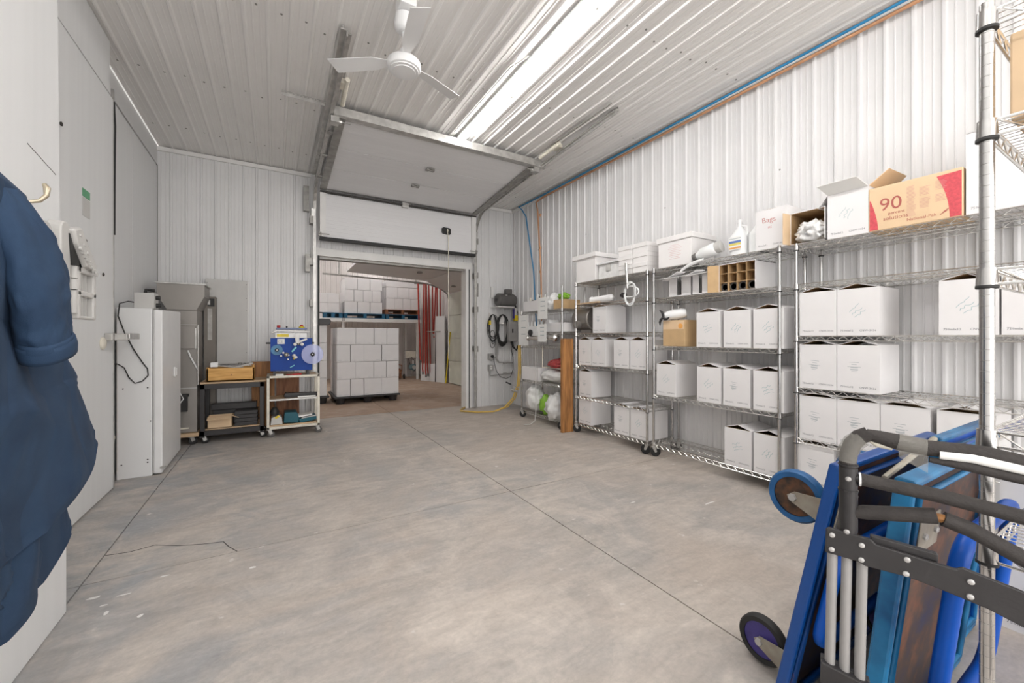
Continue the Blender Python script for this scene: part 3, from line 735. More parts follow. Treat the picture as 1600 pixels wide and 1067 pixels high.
# rack 2
shelf_row([2.055, 1.80], .13, N2, 'bottom shelf', [3, 5])
carton((XF + .015, 2.80, .653), 'white wine carton alone at the left end, second shelf up of the middle rack', 'white wine cartons on the ' + N2, 1)
for i, y in enumerate((2.325, 2.065, 1.80)): carton((XF + .01, y, .653), f'white wine carton, second shelf up of the middle rack, {ORD[i]} of the trio', 'white wine cartons on the ' + N2, (1, 2, 3)[i])
for i, y in enumerate((2.33, 2.06, 1.80)): carton((XF + .01, y, 1.163), f'white wine carton, third shelf of the middle rack, {ORD[i]} of three beyond the brown box', 'white wine cartons on the ' + N2, (3, 5, 1)[i])
# rack 3
shelf_row([1.455, 1.215], 1.262, N3, 'fourth shelf up', [-1, 1])
for i, y in enumerate((.70, .455)): carton((XF + .01, y, 1.265), ('white wine carton past the gap on the fourth shelf up of the near rack', 'white wine carton cut by the frame edge, fourth shelf up of the near rack')[i], 'white wine cartons on the ' + N3, (1, -1)[i])
shelf_row([1.455, 1.215], .87, N3, 'third shelf up', [2, 0])
shelf_row([1.455, 1.215, .975, .71], .485, N3, 'second shelf up', [2, 0, 0, 2])
shelf_row([1.47, 1.10, .80], .13, N3, 'bottom shelf', [2, 0, 2])

# ---- top of rack 1: long lidded white carton, clear bin, two piles of white lids
t = thing('lidded_box', 'white box with an overhanging lid at the left end on top of the plank-side rack', 'box', (3.62, 4.05, 1.967))
MB().box(3.47, 3.82, 3.87, 4.24, 1.968, 2.27).build('body', M['polyst'], t, bevel=.004)
MB().box(3.44, 3.85, 3.84, 4.30, 2.27, 2.325).build('lid', M['polyst'], t, bevel=.006)
t = thing('clear_bin', 'clear lidded plastic bin between white boxes on top of the plank-side rack', 'bin', (3.62, 3.66, 1.967))
MB().prism([(3.49, 1.968), (3.50, 2.15), (3.80, 2.15), (3.79, 1.968)], 3.475, 3.84, 'y').build('body', M['clearw'], t, bevel=.006)
MB().box(3.47, 3.83, 3.46, 3.855, 2.15, 2.175).build('lid', M['whitepl'], t, bevel=.004)
MB().box(3.485, 3.492, 3.62, 3.70, 2.06, 2.13).build('latch', M['greypl'], t)
k = 0
for col, (y0, y1, n) in enumerate(((3.25, 3.455, 3), (3.035, 3.245, 3))):
    for i in range(n):
        z = 1.968 + i * .108; j = rnd.uniform(-.008, .008)
        mb = MB(); mb.box(3.46 + j, 3.80 + j, y0 + .003, y1 - .003, z, z + .100); mb.box(3.452 + j, 3.808 + j, y0, y1, z + .060, z + .106)
        single(mb, 'flat_carton', M['polyst'], f'flat white lidded box, {("bottom", "middle", "top")[i]} of the {("left", "right")[col]} pile on top of the plank-side rack', 'box', 'piles of flat white boxes on the rack top', bevel=.003)
# ---- rack 2 top
t = thing('lidded_box', 'large white lidded carton at the left end of the middle rack top', 'box', (3.62, 2.70, 1.967))
MB().box(3.47, 3.83, 2.51, 2.90, 1.968, 2.225).build('body', M['polyst'], t, bevel=.003)
MB().box(3.455, 3.845, 2.495, 2.915, 2.225, 2.275).build('lid', M['polyst'], t, bevel=.004)
mb = MB()
for i in range(9):
    z = 2.18 - i * .017; w_ = (.10, .13, .16, .12, .15, .11, .14, .09, .12)[i]
    mb.add([(3.4695, 2.70 + w_ / 2, z), (3.4695, 2.70 - w_ / 2, z), (3.4695, 2.70 - w_ / 2, z + .0022), (3.4695, 2.70 + w_ / 2, z + .0022)], [(0, 1, 2, 3)])
mb.build('faint_lettering', M['inkredp'], t)
def jug(loc, label, lab=True, rotM=None):
    t = thing('jug', label, 'jug', loc); x, y, z = loc
    def pt(u, v):   # squarish body morphing into round neck
        a = 2 * pi * u; hh = v * .29; sq = max(0, 1 - max(0, (hh - .17)) / .07); 
        r = .070 if hh < .165 else (.070 - (hh - .165) / .09 * .050 if hh < .255 else .020)
        r = max(r, .020); c_, s_ = cos(a), sin(a); q = (abs(c_) ** 4 + abs(s_) ** 4) ** -.25
        k = 1 + (q - 1) * sq * .8
        return (x + r * k * c_, y + r * k * s_, z + hh)
    mb = MB(); mb.grid(pt, 24, 26, closeu=True); mb.add([(x, y, z + .001)], []); 
    n = 24; mb.f.append(list(range(n))); mb.m.append(0)
    mb.build('body', M['bottle'], t, smooth=50)
    mb = MB(); mb.lathe([(.022, .285), (.022, .310), (.019, .314)], loc, n=14); mb.build('cap', M['whitepl'], t, smooth=40)
    mb = MB(); mb.tube([(x, y - .018, z + .262), (x, y - .058, z + .245), (x, y - .068, z + .20), (x, y - .06, z + .16)], .010, 8); mb.build('handle', M['bottle'], t, smooth=50)
    if lab:
        mb = MB()
        def band(z0, z1, mi): 
            e_ = .0004 * (mi > 0); mb.box(x - .0775 - e_, x - .0768 - e_, y - .052, y + .052, z + z0, z + z1, mi)
        band(.045, .16, 0); band(.105, .125, 1); band(.085, .105, 2); band(.055, .07, 3); band(.14, .146, 4)
        mb.build('label', [M['paper'], pm('label_blue', (.12, .20, .5)), pm('label_yellow', (.75, .65, .15)), pm('label_orange', (.75, .35, .1)), M['inkgrey']], t)
    return t
jug((3.535, 2.075, 1.968), 'milky white gallon jug with a blue and yellow label on the middle rack top')
jug((3.56, 1.925, 1.968), 'plain milky jug half hidden behind the white box with red handwriting', False)
# stubby jug lying on its side with hoses and a drooping white sleeve
t = thing('lying_bottle', 'white plastic bottle lying on its side on the middle rack top', 'bottle', (3.50, 2.34, 1.967))
a = Vector((3.47, 2.455, 2.02)); d = Vector((.02, -.235, .06)).normalized()
mb = MB(); mb.lathe([(.0, 0), (.030, .004), (.036, .03), (.055, .06), (.058, .15), (.056, .19), (.045, .20), (0, .204)], a, d, 20, caps=False); mb.build('body', M['bottle'], t, smooth=50)
mb = MB(); mb.lathe([(.050, .195), (.052, .245), (.036, .25)], a, d, 20); mb.build('clear_cap', M['greypl'], t, smooth=40)
mb = MB(); mb.lathe([(.035, -.03), (.038, .0), (.030, .01)], a, d, 14); mb.build('dark_cap', M['motor'], t, smooth=40)
mb = MB()
def ribbon(pts, w, th=.003):
    for a_, b_ in zip(pts[:-1], pts[1:]): mb.beam(a_, b_, w, th)
pts = [Vector((3.44, 2.36, 1.98)), Vector((3.425, 2.42, 1.965)), Vector((3.42, 2.50, 1.945)), Vector((3.415, 2.57, 1.91)), Vector((3.415, 2.60, 1.87))]
mb.tube(pts, [.008, .016, .016, .014, .010], 8); single(mb, 'plastic_sleeve', M['whitepl'], 'white plastic sleeve drooping off the front of the middle rack top shelf', 'sleeve', smooth=50)
# white box with red handwriting
t = carton((3.455, 1.775, 1.968), 'white carton with red handwriting on the middle rack top, right of the jugs', '', -1, flaps=True, tilt=2, w=.24, h=.32)
if 'group' in t.keys(): del t['group']
mb = MB(); put_text(mb, 'Bags', .060, (3.4542, 1.845, 2.185), EXT, (0, .1, 1)); put_text(mb, 'H5', .026, (3.4542, 1.80, 2.135), EXT, EYT); mb.build('red_handwriting', M['inkredp'], t)
# open box on its side, full of cloudy plastic bags
t = thing('open_carton', 'white open carton lying on its side with its brown inside showing, spilling plastic bags', 'box', (3.60, 1.53, 1.967))
def tub(mb, x0, x1, y0, y1, z0, z1, th=.005):   # open toward -x, outer mi 0, inner mi 1
    mb.box(x0, x1, y0, y0 + th, z0, z1); mb.box(x0, x1, y1 - th, y1, z0, z1); mb.box(x0, x1, y0, y1, z0, z0 + th); mb.box(x0, x1, y0, y1, z1 - th, z1); mb.box(x1 - th, x1, y0, y1, z0, z1)
    e = th + .001
    mb.box(x0 + .001, x1 - e, y0 + th, y0 + e, z0 + th, z1 - th, 1); mb.box(x0 + .001, x1 - e, y1 - e, y1 - th, z0 + th, z1 - th, 1); mb.box(x0 + .001, x1 - e, y0 + th, y1 - th, z1 - e, z1 - th, 1); mb.box(x0 + .001, x1 - e, y0 + th, y1 - th, z0 + th, z0 + e, 1); mb.box(x1 - e - .001, x1 - e, y0 + th, y1 - th, z0 + th, z1 - th, 1)
mb = MB(); tub(mb, 3.48, 3.80, 1.41, 1.645, 1.97, 2.215); mb.build('body', [M['carton'], M['cartonin']], t)
mb = MB(); mb.beam((3.48, 1.645, 2.09), (3.39, 1.655, 2.09), .004, .24); mb.build('flap', M['kraft2'], t); mb = MB(); mb.beam((3.48, 1.41, 2.09), (3.445, 1.40, 2.09), .004, .23); mb.build('flap', M['carton'], t)
def blob(name, c, r, mat, parent=None, seed=0, amp=.35, freq=3.5, flat=None, sub=4, label=None, cat=None, group=None):
    bm = bmesh.new(); bmesh.ops.create_icosphere(bm, subdivisions=sub, radius=1)
    rx, ry, rz = r
    for v in bm.verts:
        n = noise.fractal(v.co * freq + Vector((seed * 3.1, seed * 1.7, 0)), 1, 2, 4); k = 1 + amp * n
        p = Vector((v.co.x * rx * k, v.co.y * ry * k, v.co.z * rz * k))
        if flat is not None and p.z < -rz * flat: p.z = -rz * flat
        v.co = p
    zmin = min(v.co.z for v in bm.verts)
    me = bpy.data.meshes.new(name)
    if parent is not None:
        off = Vector(c) - WL[parent]
    else: off = Vector((0, 0, -zmin))
    for v in bm.verts: v.co += off
    bm.to_mesh(me); bm.free(); me.materials.append(mat); me.polygons.foreach_set('use_smooth', [True] * len(me.polygons))
    o = link(name, me, parent)
    if parent is None: o.location = Vector(c) + Vector((0, 0, zmin)); tag(o, label, cat, group)
    return o
blob('plastic_bags', (3.53, 1.50, 2.045), (.13, .10, .075), M['clearw'], None, 3, .45, 3, .9, 4, 'crumpled cloudy plastic bags spilling from the open carton on its side', 'bag')
# ---- rack 3 top
t = carton((3.455, 1.27, 1.958), 'white carton with two flaps standing open, left of the brown printed 90 box', '', 5, flaps=False, w=.235, h=.32)
if 'group' in t.keys(): del t['group']
def flap_quad(p, mats=('carton', 'greypl'), parent=None, th=.004):
    p = [Vector(q) for q in p]; n = (p[1] - p[0]).cross(p[3] - p[0]).normalized() * th
    mb = MB(); mb.add(p + [q + n for q in p], [(0, 1, 2, 3), (7, 6, 5, 4), (0, 4, 5, 1), (1, 5, 6, 2), (2, 6, 7, 3), (3, 7, 4, 0)]); mb.build('flap', M[mats[0]], parent)
flap_quad([(3.455, 1.385, 2.278), (3.455, 1.155, 2.278), (3.37, 1.19, 2.335), (3.37, 1.42, 2.335)], ('paper',), t)
flap_quad([(3.46, 1.152, 2.278), (3.79, 1.152, 2.278), (3.77, 1.05, 2.37), (3.50, 1.06, 2.37)], ('kraft2',), t)
flap_quad([(3.46, 1.388, 2.278), (3.79, 1.388, 2.278), (3.79, 1.45, 2.20), (3.46, 1.45, 2.20)], ('carton',), t)
# brown printed box
t = thing('printed_box', 'wide brown shipping box printed with a red 90 and red curved panels', 'box', (3.6, .94, 1.957))
bx0, bx1, by0, by1, bz0, bz1 = 3.45, 3.70, .715, 1.150, 1.958, 2.245
MB().box(bx0, bx1, by0, by1, bz0, bz1).build('body', M['kraft2'], t, bevel=.006)
mb = MB(); arc = [(by0 + .115 - .065 * (k / 10) ** 1.0 * 0 - .06 * (k / 10) ** 2, bz0 + .004 + (bz1 - bz0 - .03) * k / 10) for k in range(11)]
# right red field bounded by an arc (bulging to the left going down)
R_ = [(by0 + .006, bz0 + .004)] + [(by0 + .055 + .040 * sin(pi / 2 * k / 10) * 1.0, bz1 - .018 - (bz1 - bz0 - .022) * 0 - 0) for k in range(0)]
fld = [(by0 + .006, bz0 + .006), (by0 + .055, bz0 + .006)] + [(by0 + .055 + .055 * (k / 8) ** 2, bz0 + .006 + (bz1 - bz0 - .03) * k / 8) for k in range(1, 9)] + [(by0 + .006, bz1 - .018)]
mb.prism(fld, bx0 - .0008, bx0 - .0002, 'x'); mb.build('red_panel', M['redprint'], t)
mb = MB(); fld = [(by1 - .006, bz0 + .006), (by1 - .050, bz0 + .006)] + [(by1 - .050 + .040 * (k / 8) ** 1.6, bz0 + .006 + .20 * k / 8) for k in range(1, 9)] + [(by1 - .006, bz0 + .206)]
mb.prism(fld, bx0 - .0008, bx0 - .0002, 'x'); mb.build('red_panel', M['redprint'], t)
mb = MB(); put_text(mb, '90', .115, (bx0 - .001, by1 - .055, bz0 + .125), EXT, EYT); put_text(mb, 'percent', .026, (bx0 - .001, by1 - .10, bz0 + .092), EXT, EYT); put_text(mb, 'solutions', .034, (bx0 - .001, by1 - .075, bz0 + .058), EXT, EYT)
put_text(mb, 'National-Pak', .026, (bx0 - .001, by0 + .245, bz0 + .028), EXT, EYT)
for s_ in (0, 1): mb.beam((bx0 - .001, by0 + .095 - s_ * .012, bz0 + .03 + s_ * .012), (bx0 - .001, by0 + .065 - s_ * .006, bz0 + .05 + s_ * .01), .001, .004)
mb.build('red_lettering', M['inkred'], t)
mb = MB(); rr = random.Random(4)
for (u0, u1, v0, v1) in ((.19, .235, .05, .24), (.25, .30, .17, .22), (.32, .37, .18, .235), (.25, .30, .09, .15), (.32, .37, .11, .155)):
    v = v1
    while v > v0:
        w_ = rr.uniform(.7, 1.0) * (u1 - u0); yy = by1 - u0
        mb.add([(bx0 - .001, yy, bz0 + v), (bx0 - .001, yy - w_, bz0 + v), (bx0 - .001, yy - w_, bz0 + v + .0018), (bx0 - .001, yy, bz0 + v + .0018)], [(0, 1, 2, 3)]); v -= .008
mb.build('small_print', M['inkredp'], t)
# large white box at the right
t = carton((3.455, .545, 1.958), 'big white carton at the right end of the nearest rack top, behind the chrome post', '', -1, flaps=False, w=.32, h=.47, d=.36)
if 'group' in t.keys(): del t['group']
MB().box(3.455, 3.815, .385, .705, 2.425, 2.43).build('lid', M['carton'], t)
# ---- rack 2 fourth shelf: two cut white cases of bottles, a divided case on its side
def cut_case(y0, y1, label):
    t = thing('cut_case', label, 'box', (3.62, (y0 + y1) / 2, 1.657)); z0, z1 = 1.659, 1.855; w_ = y1 - y0
    mb = MB(); s0, s1 = y0 + w_ * .42, y0 + w_ * .62
    mb.box(3.46, 3.464, y0, s0, z0, z1); mb.box(3.46, 3.464, s1, y1, z0, z1); mb.box(3.46, 3.464, s0, s1, z0, z0 + .012)
    mb.box(3.46, 3.78, y0, y0 + .004, z0, z1); mb.box(3.46, 3.78, y1 - .004, y1, z0, z1); mb.box(3.776, 3.78, y0, y1, z0, z1); mb.box(3.46, 3.78, y0, y1, z0, z0 + .004)
    mb.build('body', M['carton'], t)
    mb = MB()
    for k in range(3):
        for j in range(2): mb.lathe([(.014, 0), (.038, .002), (.038, .14), (.016, .17), (.014, .18)], (3.52 + k * .085, y0 + w_ * (.3 + .42 * j), z0 + .006), n=12)
    mb.build('bottles', M['motor'], t, smooth=40, kind='stuff')
    mb = MB(); mb.beam((3.46, (y0 + y1) / 2 + .02, z1), (3.375, (y0 + y1) / 2 + .05, z1 + .0), w_, .004, up=(.6, 0, 1)); mb.obox((3.40, (y0 + y1) / 2 + .015, z1 - .008), (.12, w_ + .01, .004), Matrix.Rotation(R(-12), 3, 'Y'))
    mb.build('flap', M['carton'], t)
cut_case(2.505, 2.765, 'white slotted case of dark bottles under the middle rack top, beside the rack post')
cut_case(2.315, 2.495, 'narrower white slotted case of dark bottles beside the divided carton')
t = thing('divided_carton', 'white carton on its side showing brown cell dividers and bottle ends', 'box', (3.62, 2.1, 1.657))
mb = MB(); tub(mb, 3.47, 3.79, 1.905, 2.23, 1.659, 1.905); mb.build('body', [M['carton'], M['cartonin']], t)
mb = MB(); mb.beam((3.47, 2.23, 1.782), (3.43, 2.315, 1.782), .004, .24); mb.build('flap', M['kraft'], t)
mb = MB(); mb.beam((3.47, 1.905, 1.78), (3.42, 1.88, 1.78), .004, .24); mb.build('flap', M['carton'], t)
mb = MB()
for k in range(1, 4): mb.box(3.475, 3.75, 1.905 + .325 * k / 4 - .002, 1.905 + .325 * k / 4 + .002, 1.666, 1.899)
for k in range(1, 3): mb.box(3.48, 3.75, 1.912, 2.223, 1.659 + .246 * k / 3 - .002, 1.659 + .246 * k / 3 + .002)
mb.build('cell_divider', M['kraft'], t)
for k in range(4):
    mb = MB(); c = (3.50, 1.946 + .081 * k, 1.702); mb.lathe([(.034, 0), (.034, .2)], c, (1, 0, 0), 14); mb.lathe([(.036, .0), (.036, -.002), (.026, -.002), (.026, .0)], c, (1, 0, 0), 14)
    mb.build('bottle_end', M['motor'], t, smooth=40)
# brown box with orange tape and the hand mixer lying on it
t = thing('kraft_box', 'brown cardboard box with an orange sticker at the left end of the middle rack', 'box', (3.6, 2.71, 1.162))
MB().box(3.455, 3.76, 2.575, 2.83, 1.164, 1.425).build('body', M['kraft'], t, bevel=.003)
mb = MB(); mb.box(3.4535, 3.4546, 2.58, 2.825, 1.335, 1.42); mb.build('brown_tape', M['kraft2'], t); mb = MB(); mb.lathe([(.026, 0), (.026, .001)], (3.4515, 2.62, 1.365), (1, 0, 0), 12); mb.build('sticker', pm('orange_sticker', (.8, .38, .1)), t)
t = thing('paddle_mixer', 'white motor housing with dark curved paddles lying on the brown box', 'mixer', (3.56, 2.70, 1.426))
a = Vector((3.47, 2.80, 1.475)); d = Vector((.12, -.18, .03)).normalized()
mb = MB(); mb.lathe([(.0, -.02), (.030, -.015), (.046, .02), (.052, .08), (.050, .15), (.036, .19), (0, .20)], a, d, 18, caps=False); mb.build('housing', M['bottle'], t, smooth=50)
for k in range(3):
    mb = MB(); h0 = Vector((3.438, 2.815, 1.455)); an = (2.0, -2.3, -.4)[k]
    pts = [h0 + Vector((-.004 * q, cos(an - q * .28) * (.006 + .026 * q), sin(an - q * .28) * (.006 + .026 * q))) for q in range(4)]
    mb.tube(pts, [.012, .014, .012, .005], 8); mb.build('paddle', M['bkplastic'], t, smooth=50)
# ---- rack 1: hose coil, white tube, board
t = thing('hose_coil', 'coiled translucent hose hanging on the front of the rack below the flat white boxes', 'hose', (3.43, 3.27, 1.62))
mb = MB(); pts = []
for k in range(49):
    a = 2 * pi * k / 16; rr_ = .085 + .012 * sin(k * .9)
    c = Vector((3.425 + .01 * sin(k * .5), 3.245 + .03 * (k / 48 - .5), 1.765 - .03 * (k / 48)))
    pts.append(c + Vector((0, rr_ * cos(a) * (1.25 if k < 17 else .9), rr_ * sin(a) * (.75 if k < 17 else 1.35))))
mb.tube(pts, .008, 6); mb.build('hose', M['bottle'], t, smooth=50)
mb = MB(); mb.cyl((3.425, 3.31, 2.09), (3.42, 3.285, 1.80), .017, 12); mb.build('stiff_tube', M['chrome'], t, smooth=40)
mb = MB(); mb.lathe([(.012, -.03), (.03, -.02), (.03, .02), (.012, .03)], (3.44, 3.36, 1.735), (0, 1, .2), 12); mb.box(3.42, 3.46, 3.36, 3.40, 1.72, 1.75); mb.build('black_fitting', M['bkplastic'], t)
mb = MB(); mb.lathe([(.0, 0), (.046, .002), (.048, .01), (.040, .02), (.040, .36), (.03, .38), (0, .39)], (3.50, 3.97, 1.725), (-.03, -1, .02), 18, caps=False); mb.lathe([(.028, -.012), (.028, .004)], (3.50, 3.97, 1.725), (-.03, -1, .02), 14)
single(mb, 'filter_tube', M['whitepl'], 'white cylindrical filter lying on the fifth shelf under the clear bin', 'tube', smooth=50)
mb = MB(); mb.box(3.44, 3.70, 3.78, 4.20, 1.682, 1.70); single(mb, 'wooden_board', M['ply'], 'thin wooden board lying at the left end of the plank-side rack, fifth shelf', 'board', bevel=.002)

# leaning plank between the short rack and rack 1
mb = MB(); mb.box(3.255, 3.44, 4.265, 4.305, .001, 1.235); single(mb, 'plank', M['board'], 'tall brown wooden plank standing upright between two chrome racks', 'plank', bevel=.003)

# ---- short rack contents
def paper_box(name, x0, x1, y0, y1, z0, z1, mat, label, cat='box', bevel=.003, extra=None):
    mb = MB(); mb.box(x0, x1, y0, y1, z0, z1)
    return single(mb, name, mat, label, cat, bevel=bevel)
t = thing('long_tray', 'long white cardboard tray of fittings on top of the short corner rack', 'tray', (3.5, 5.15, 1.647))
mb = MB(); tubz = (3.38, 3.62, 4.86, 5.43, 1.649, 1.81); x0, x1, y0, y1, z0, z1 = tubz
mb.box(x0, x0 + .004, y0, y1, z0, z1); mb.box(x1 - .004, x1, y0, y1, z0, z1); mb.box(x0, x1, y0, y0 + .004, z0, z1); mb.box(x0, x1, y1 - .004, y1, z0, z1); mb.box(x0, x1, y0, y1, z0, z0 + .004); mb.build('tray', M['carton'], t)
for k in range(9):
    mb = MB(); yy = 4.93 + k * .056; h_ = rnd.uniform(.06, .14); mb.lathe([(.018, 0), (.020, .05), (.012, .09), (.012, .05 + h_)], (3.43 + rnd.uniform(-.02, .1), yy, 1.66 + .06), n=10)
    mb.build('fitting', (M['paper'], M['cream'], M['motor'])[k % 3], t, smooth=40)
blob('plastic_bag', (3.50, 4.76, 1.765), (.12, .13, .13), M['clearw'], None, 5, .3, 2.5, .85, 4, 'crumpled white plastic bag on the top shelf of the short corner rack', 'bag')
paper_box('kraft_box', 3.40, 3.70, 4.44, 4.66, 1.649, 1.78, M['kraft'], 'small brown cardboard box on the short corner rack under the lime green wrapper')
blob('green_wrapper', (3.50, 4.55, 1.83), (.06, .10, .045), M['green'], None, 8, .5, 2.5, .9, 4, 'lime green plastic wrapper on the small brown cardboard box', 'wrapper')
paper_box('flat_box', 3.40, 3.75, 4.44, 4.74, 1.334, 1.46, M['carton'], 'white flat box on the second shelf of the short corner rack, beside the chrome posts')
mb = MB(); mb.prism([(4.74, 1.334), (4.95, 1.334), (4.93, 1.44), (4.90, 1.47), (4.86, 1.51), (4.80, 1.51), (4.78, 1.46), (4.74, 1.46)], 3.42, 3.6, 'x'); single(mb, 'plastic_jug', M['whitepl'], 'white plastic container beside the flat box on the short corner rack', 'container', bevel=.01)
for k in range(5):
    mb = MB(); mb.lathe([(.024, 0), (.026, .07), (.014, .11), (.012, .16)], (3.43, 5.0 + k * .09, 1.334), n=12)
    single(mb, 'small_bottle', M['paper'] if k % 2 else M['bottle'], f'small pale bottle on the short corner rack, {ORD[4 - k]} from the left', 'bottle', 'small bottles on the short corner rack', smooth=40)
mb = MB(); mb.cyl((3.33, 5.18, 1.245), (3.33, 4.55, 1.25), .035, 16); mb.lathe([(.045, 0), (.045, .02)], (3.33, 5.20, 1.245), (0, -1, 0), 16)
mb.lathe([(.06, 0), (.055, .03), (.03, .05)], (3.33, 4.52, 1.25), (0, -1, 0), 16)
mb.tube([(3.33, 4.9, 1.25), (3.36, 4.9, 1.32)], .006, 6); mb.tube([(3.33, 4.6, 1.25), (3.36, 4.6, 1.32)], .006, 6)
single(mb, 'steel_pipe', M['chrome'], 'polished steel pipe hung under the second shelf of the short corner rack', 'pipe', smooth=40)
mb = MB(); mb.lathe([(.14, 0), (.15, .01), (.15, .30), (.13, .33)], (3.64, 4.06, 1.50), (0, 1, 0), 24); mb.lathe([(.05, 0), (.05, .06)], (3.50, 4.22, 1.42), (-1, 0, 0), 16)
mb.box(3.60, 3.68, 4.10, 4.30, 1.306, 1.36)
single(mb, 'steel_drum', M['stain'], 'round stainless drum lying behind the posts at the left end of the fourth shelf', 'drum', smooth=40)
def sheet_paper(y0, y1, z0, z1, x, label, n=2):
    t = thing('paper_sheet', label, 'paper', (x, (y0 + y1) / 2, z0))
    mb = MB(); mb.box(x - .0015, x + .0015, y0, y1, z0, z1); mb.build('sheet', M['paper'], t)
    mb = MB(); put_text(mb, ('note', 'list')[n % 2], .04, (x - .0025, y1 - .03, z1 - (z1 - z0) * .35), EXT, EYT) if False else None
    for k in range(3):
        zz = z1 - (z1 - z0) * (.2 + .22 * k); mb.box(x - .003, x - .002, y0 + (y1 - y0) * .25, y1 - (y1 - y0) * .3, zz, zz + .010)
    mb.build('print', M['inkgrey'], t)
sheet_paper(4.73, 4.97, 1.52, 1.83, 3.345, 'printed paper sheet hanging from the top shelf of the short corner rack')
sheet_paper(5.22, 5.50, 1.13, 1.60, 3.335, 'long white paper sheet clipped at the left end of the short corner rack', 1)
sheet_paper(4.65, 4.86, 1.19, 1.44, 3.27, 'blank-looking white card hanging below the steel pipe on the short corner rack', 0)
kt = thing('switch_plate', 'white plastic plate with a round black knob on the short corner rack', 'plate', (3.345, 5.09, 1.22)); MB().box(3.33, 3.36, 4.98, 5.2, 1.22, 1.42).build('plate', M['whitepl'], kt, bevel=.004)
mb = MB(); mb.lathe([(.045, 0), (.05, .02), (.035, .035)], (3.33, 5.13, 1.325), (-1, 0, 0), 16); mb.build('knob', M['bkplastic'], kt, smooth=40)
mb = MB()
for y in (4.44, 4.9): mb.tube([(3.38, y, .81), (3.38, y, 1.128)], .010, 8); mb.tube([(3.70, y, .81), (3.70, y, 1.128)], .010, 8)
mb.tube([(3.38, 4.44, .82), (3.38, 4.9, .82), (3.70, 4.9, .82), (3.70, 4.44, .82)], .006, 6, closed=True)
mb.build('wire_frame', M['cream'], r0, smooth=40)
paper_box('flat_parcel', 3.42, 3.62, 4.50, 4.75, 1.133, 1.17, M['greypl'], 'flat grey parcel lying on the third shelf of the short corner rack')
paper_box('white_carton', 3.36, 3.62, 4.98, 5.44, .603, .80, M['carton'], 'plain white carton beside the white sack on the short corner rack')
mb = MB(); blob('white_sack', (3.50, 4.68, .71), (.17, .30, .10), M['bagw'], None, 11, .22, 2.0, .9, 4, 'big white plastic sack lying on the lower middle shelf of the short corner rack', 'sack')
blob('red_mesh_bag', (3.48, 4.62, .875), (.13, .21, .075), M['bagred'], None, 12, .25, 3, .9, 4, 'dark red mesh bag on top of the white sack on the short corner rack', 'bag')
blob('white_bag', (3.47, 5.22, .32), (.14, .17, .20), M['bagw'], None, 13, .2, 2, .92, 4, 'tall white bag at the left end of the bottom shelf of the short corner rack', 'bag')
blob('green_bag', (3.47, 4.93, .26), (.10, .10, .15), M['green'], None, 14, .22, 2, .92, 4, 'lime green bag on the bottom shelf of the short corner rack', 'bag')
blob('striped_bag', (3.44, 4.64, .26), (.15, .17, .20), M['bagw'], None, 15, .32, 2, .9, 4, 'white and silver bag slumping over the front of the bottom shelf, by the plank', 'bag')
mb = MB(); mb.tube([(3.27, 4.92, 1.1), (3.26, 4.9, .6), (3.25, 4.88, .2), (3.22, 4.86, .06), (3.14, 4.86, .018), (3.07, 4.92, .009)], .006, 6); single(mb, 'grey_tube', M['greypl'], 'thin grey tube trailing from the short corner rack to the floor', 'tube', smooth=40)
# hand pump / clamp on the left post of short rack
mb = MB(); mb.cyl((3.32, 5.50, .40), (3.32, 5.68, .40), .022, 10); mb.lathe([(.03, 0), (.03, .03)], (3.32, 5.60, .40), (0, 1, 0), 10); mb.cyl((3.32, 5.48, .46), (3.30, 5.72, .50), .006, 6)
single(mb, 'pipe_valve', M['galv'], 'steel valve sticking out left of the short corner rack near the floor', 'valve', smooth=40)
mb = MB(); mb.cyl((3.30, 5.68, .497), (3.29, 5.82, .515), .012, 8); single(mb, 'valve_lever', M['black'], 'black lever grip of the valve beside the short corner rack', 'lever')
# ------------------------------------------------------------------ pipes along the right wall and ceiling edge
mb = MB(); mb.tube([(3.845, 5.75, 1.35), (3.855, 5.86, 2.4), (3.85, 6.10, 3.40), (3.82, 6.20, 3.55), (3.76, 6.20, 3.575), (3.79, 5.8, 3.585), (3.80, 4.6, 3.59), (3.79, 2.0, 3.60), (3.79, -2.5, 3.60)], .011, 8); single(mb, 'air_line', M['pipeblue'], 'blue air line running down the corner and along the ceiling edge', 'pipe', smooth=50)
mb = MB(); mb.tube([(3.84, 5.58, 1.40), (3.84, 5.62, 2.4), (3.845, 5.72, 3.40), (3.84, 5.76, 3.55), (3.835, 5.5, 3.575), (3.835, 2.0, 3.575), (3.835, -2.5, 3.575)], .014, 8)
for z in (2.35, 2.75, 3.3): mb.lathe([(.018, -.02), (.018, .02)], (3.84, 5.63, z), n=10)
single(mb, 'copper_pipe', M['copper'], 'copper pipe running beside the blue air line to the ceiling edge', 'pipe', smooth=50)
mb = MB(); mb.cyl((2.95, 3.9, 3.62), (2.95, 3.05, 3.63), .009, 6); mb.box(2.955, 2.97, 3.4, 4.1, 3.628, 3.642); single(mb, 'ceiling_conduit', M['dkgalv'], 'short dark rail on the ceiling past the right door track', 'pipe')

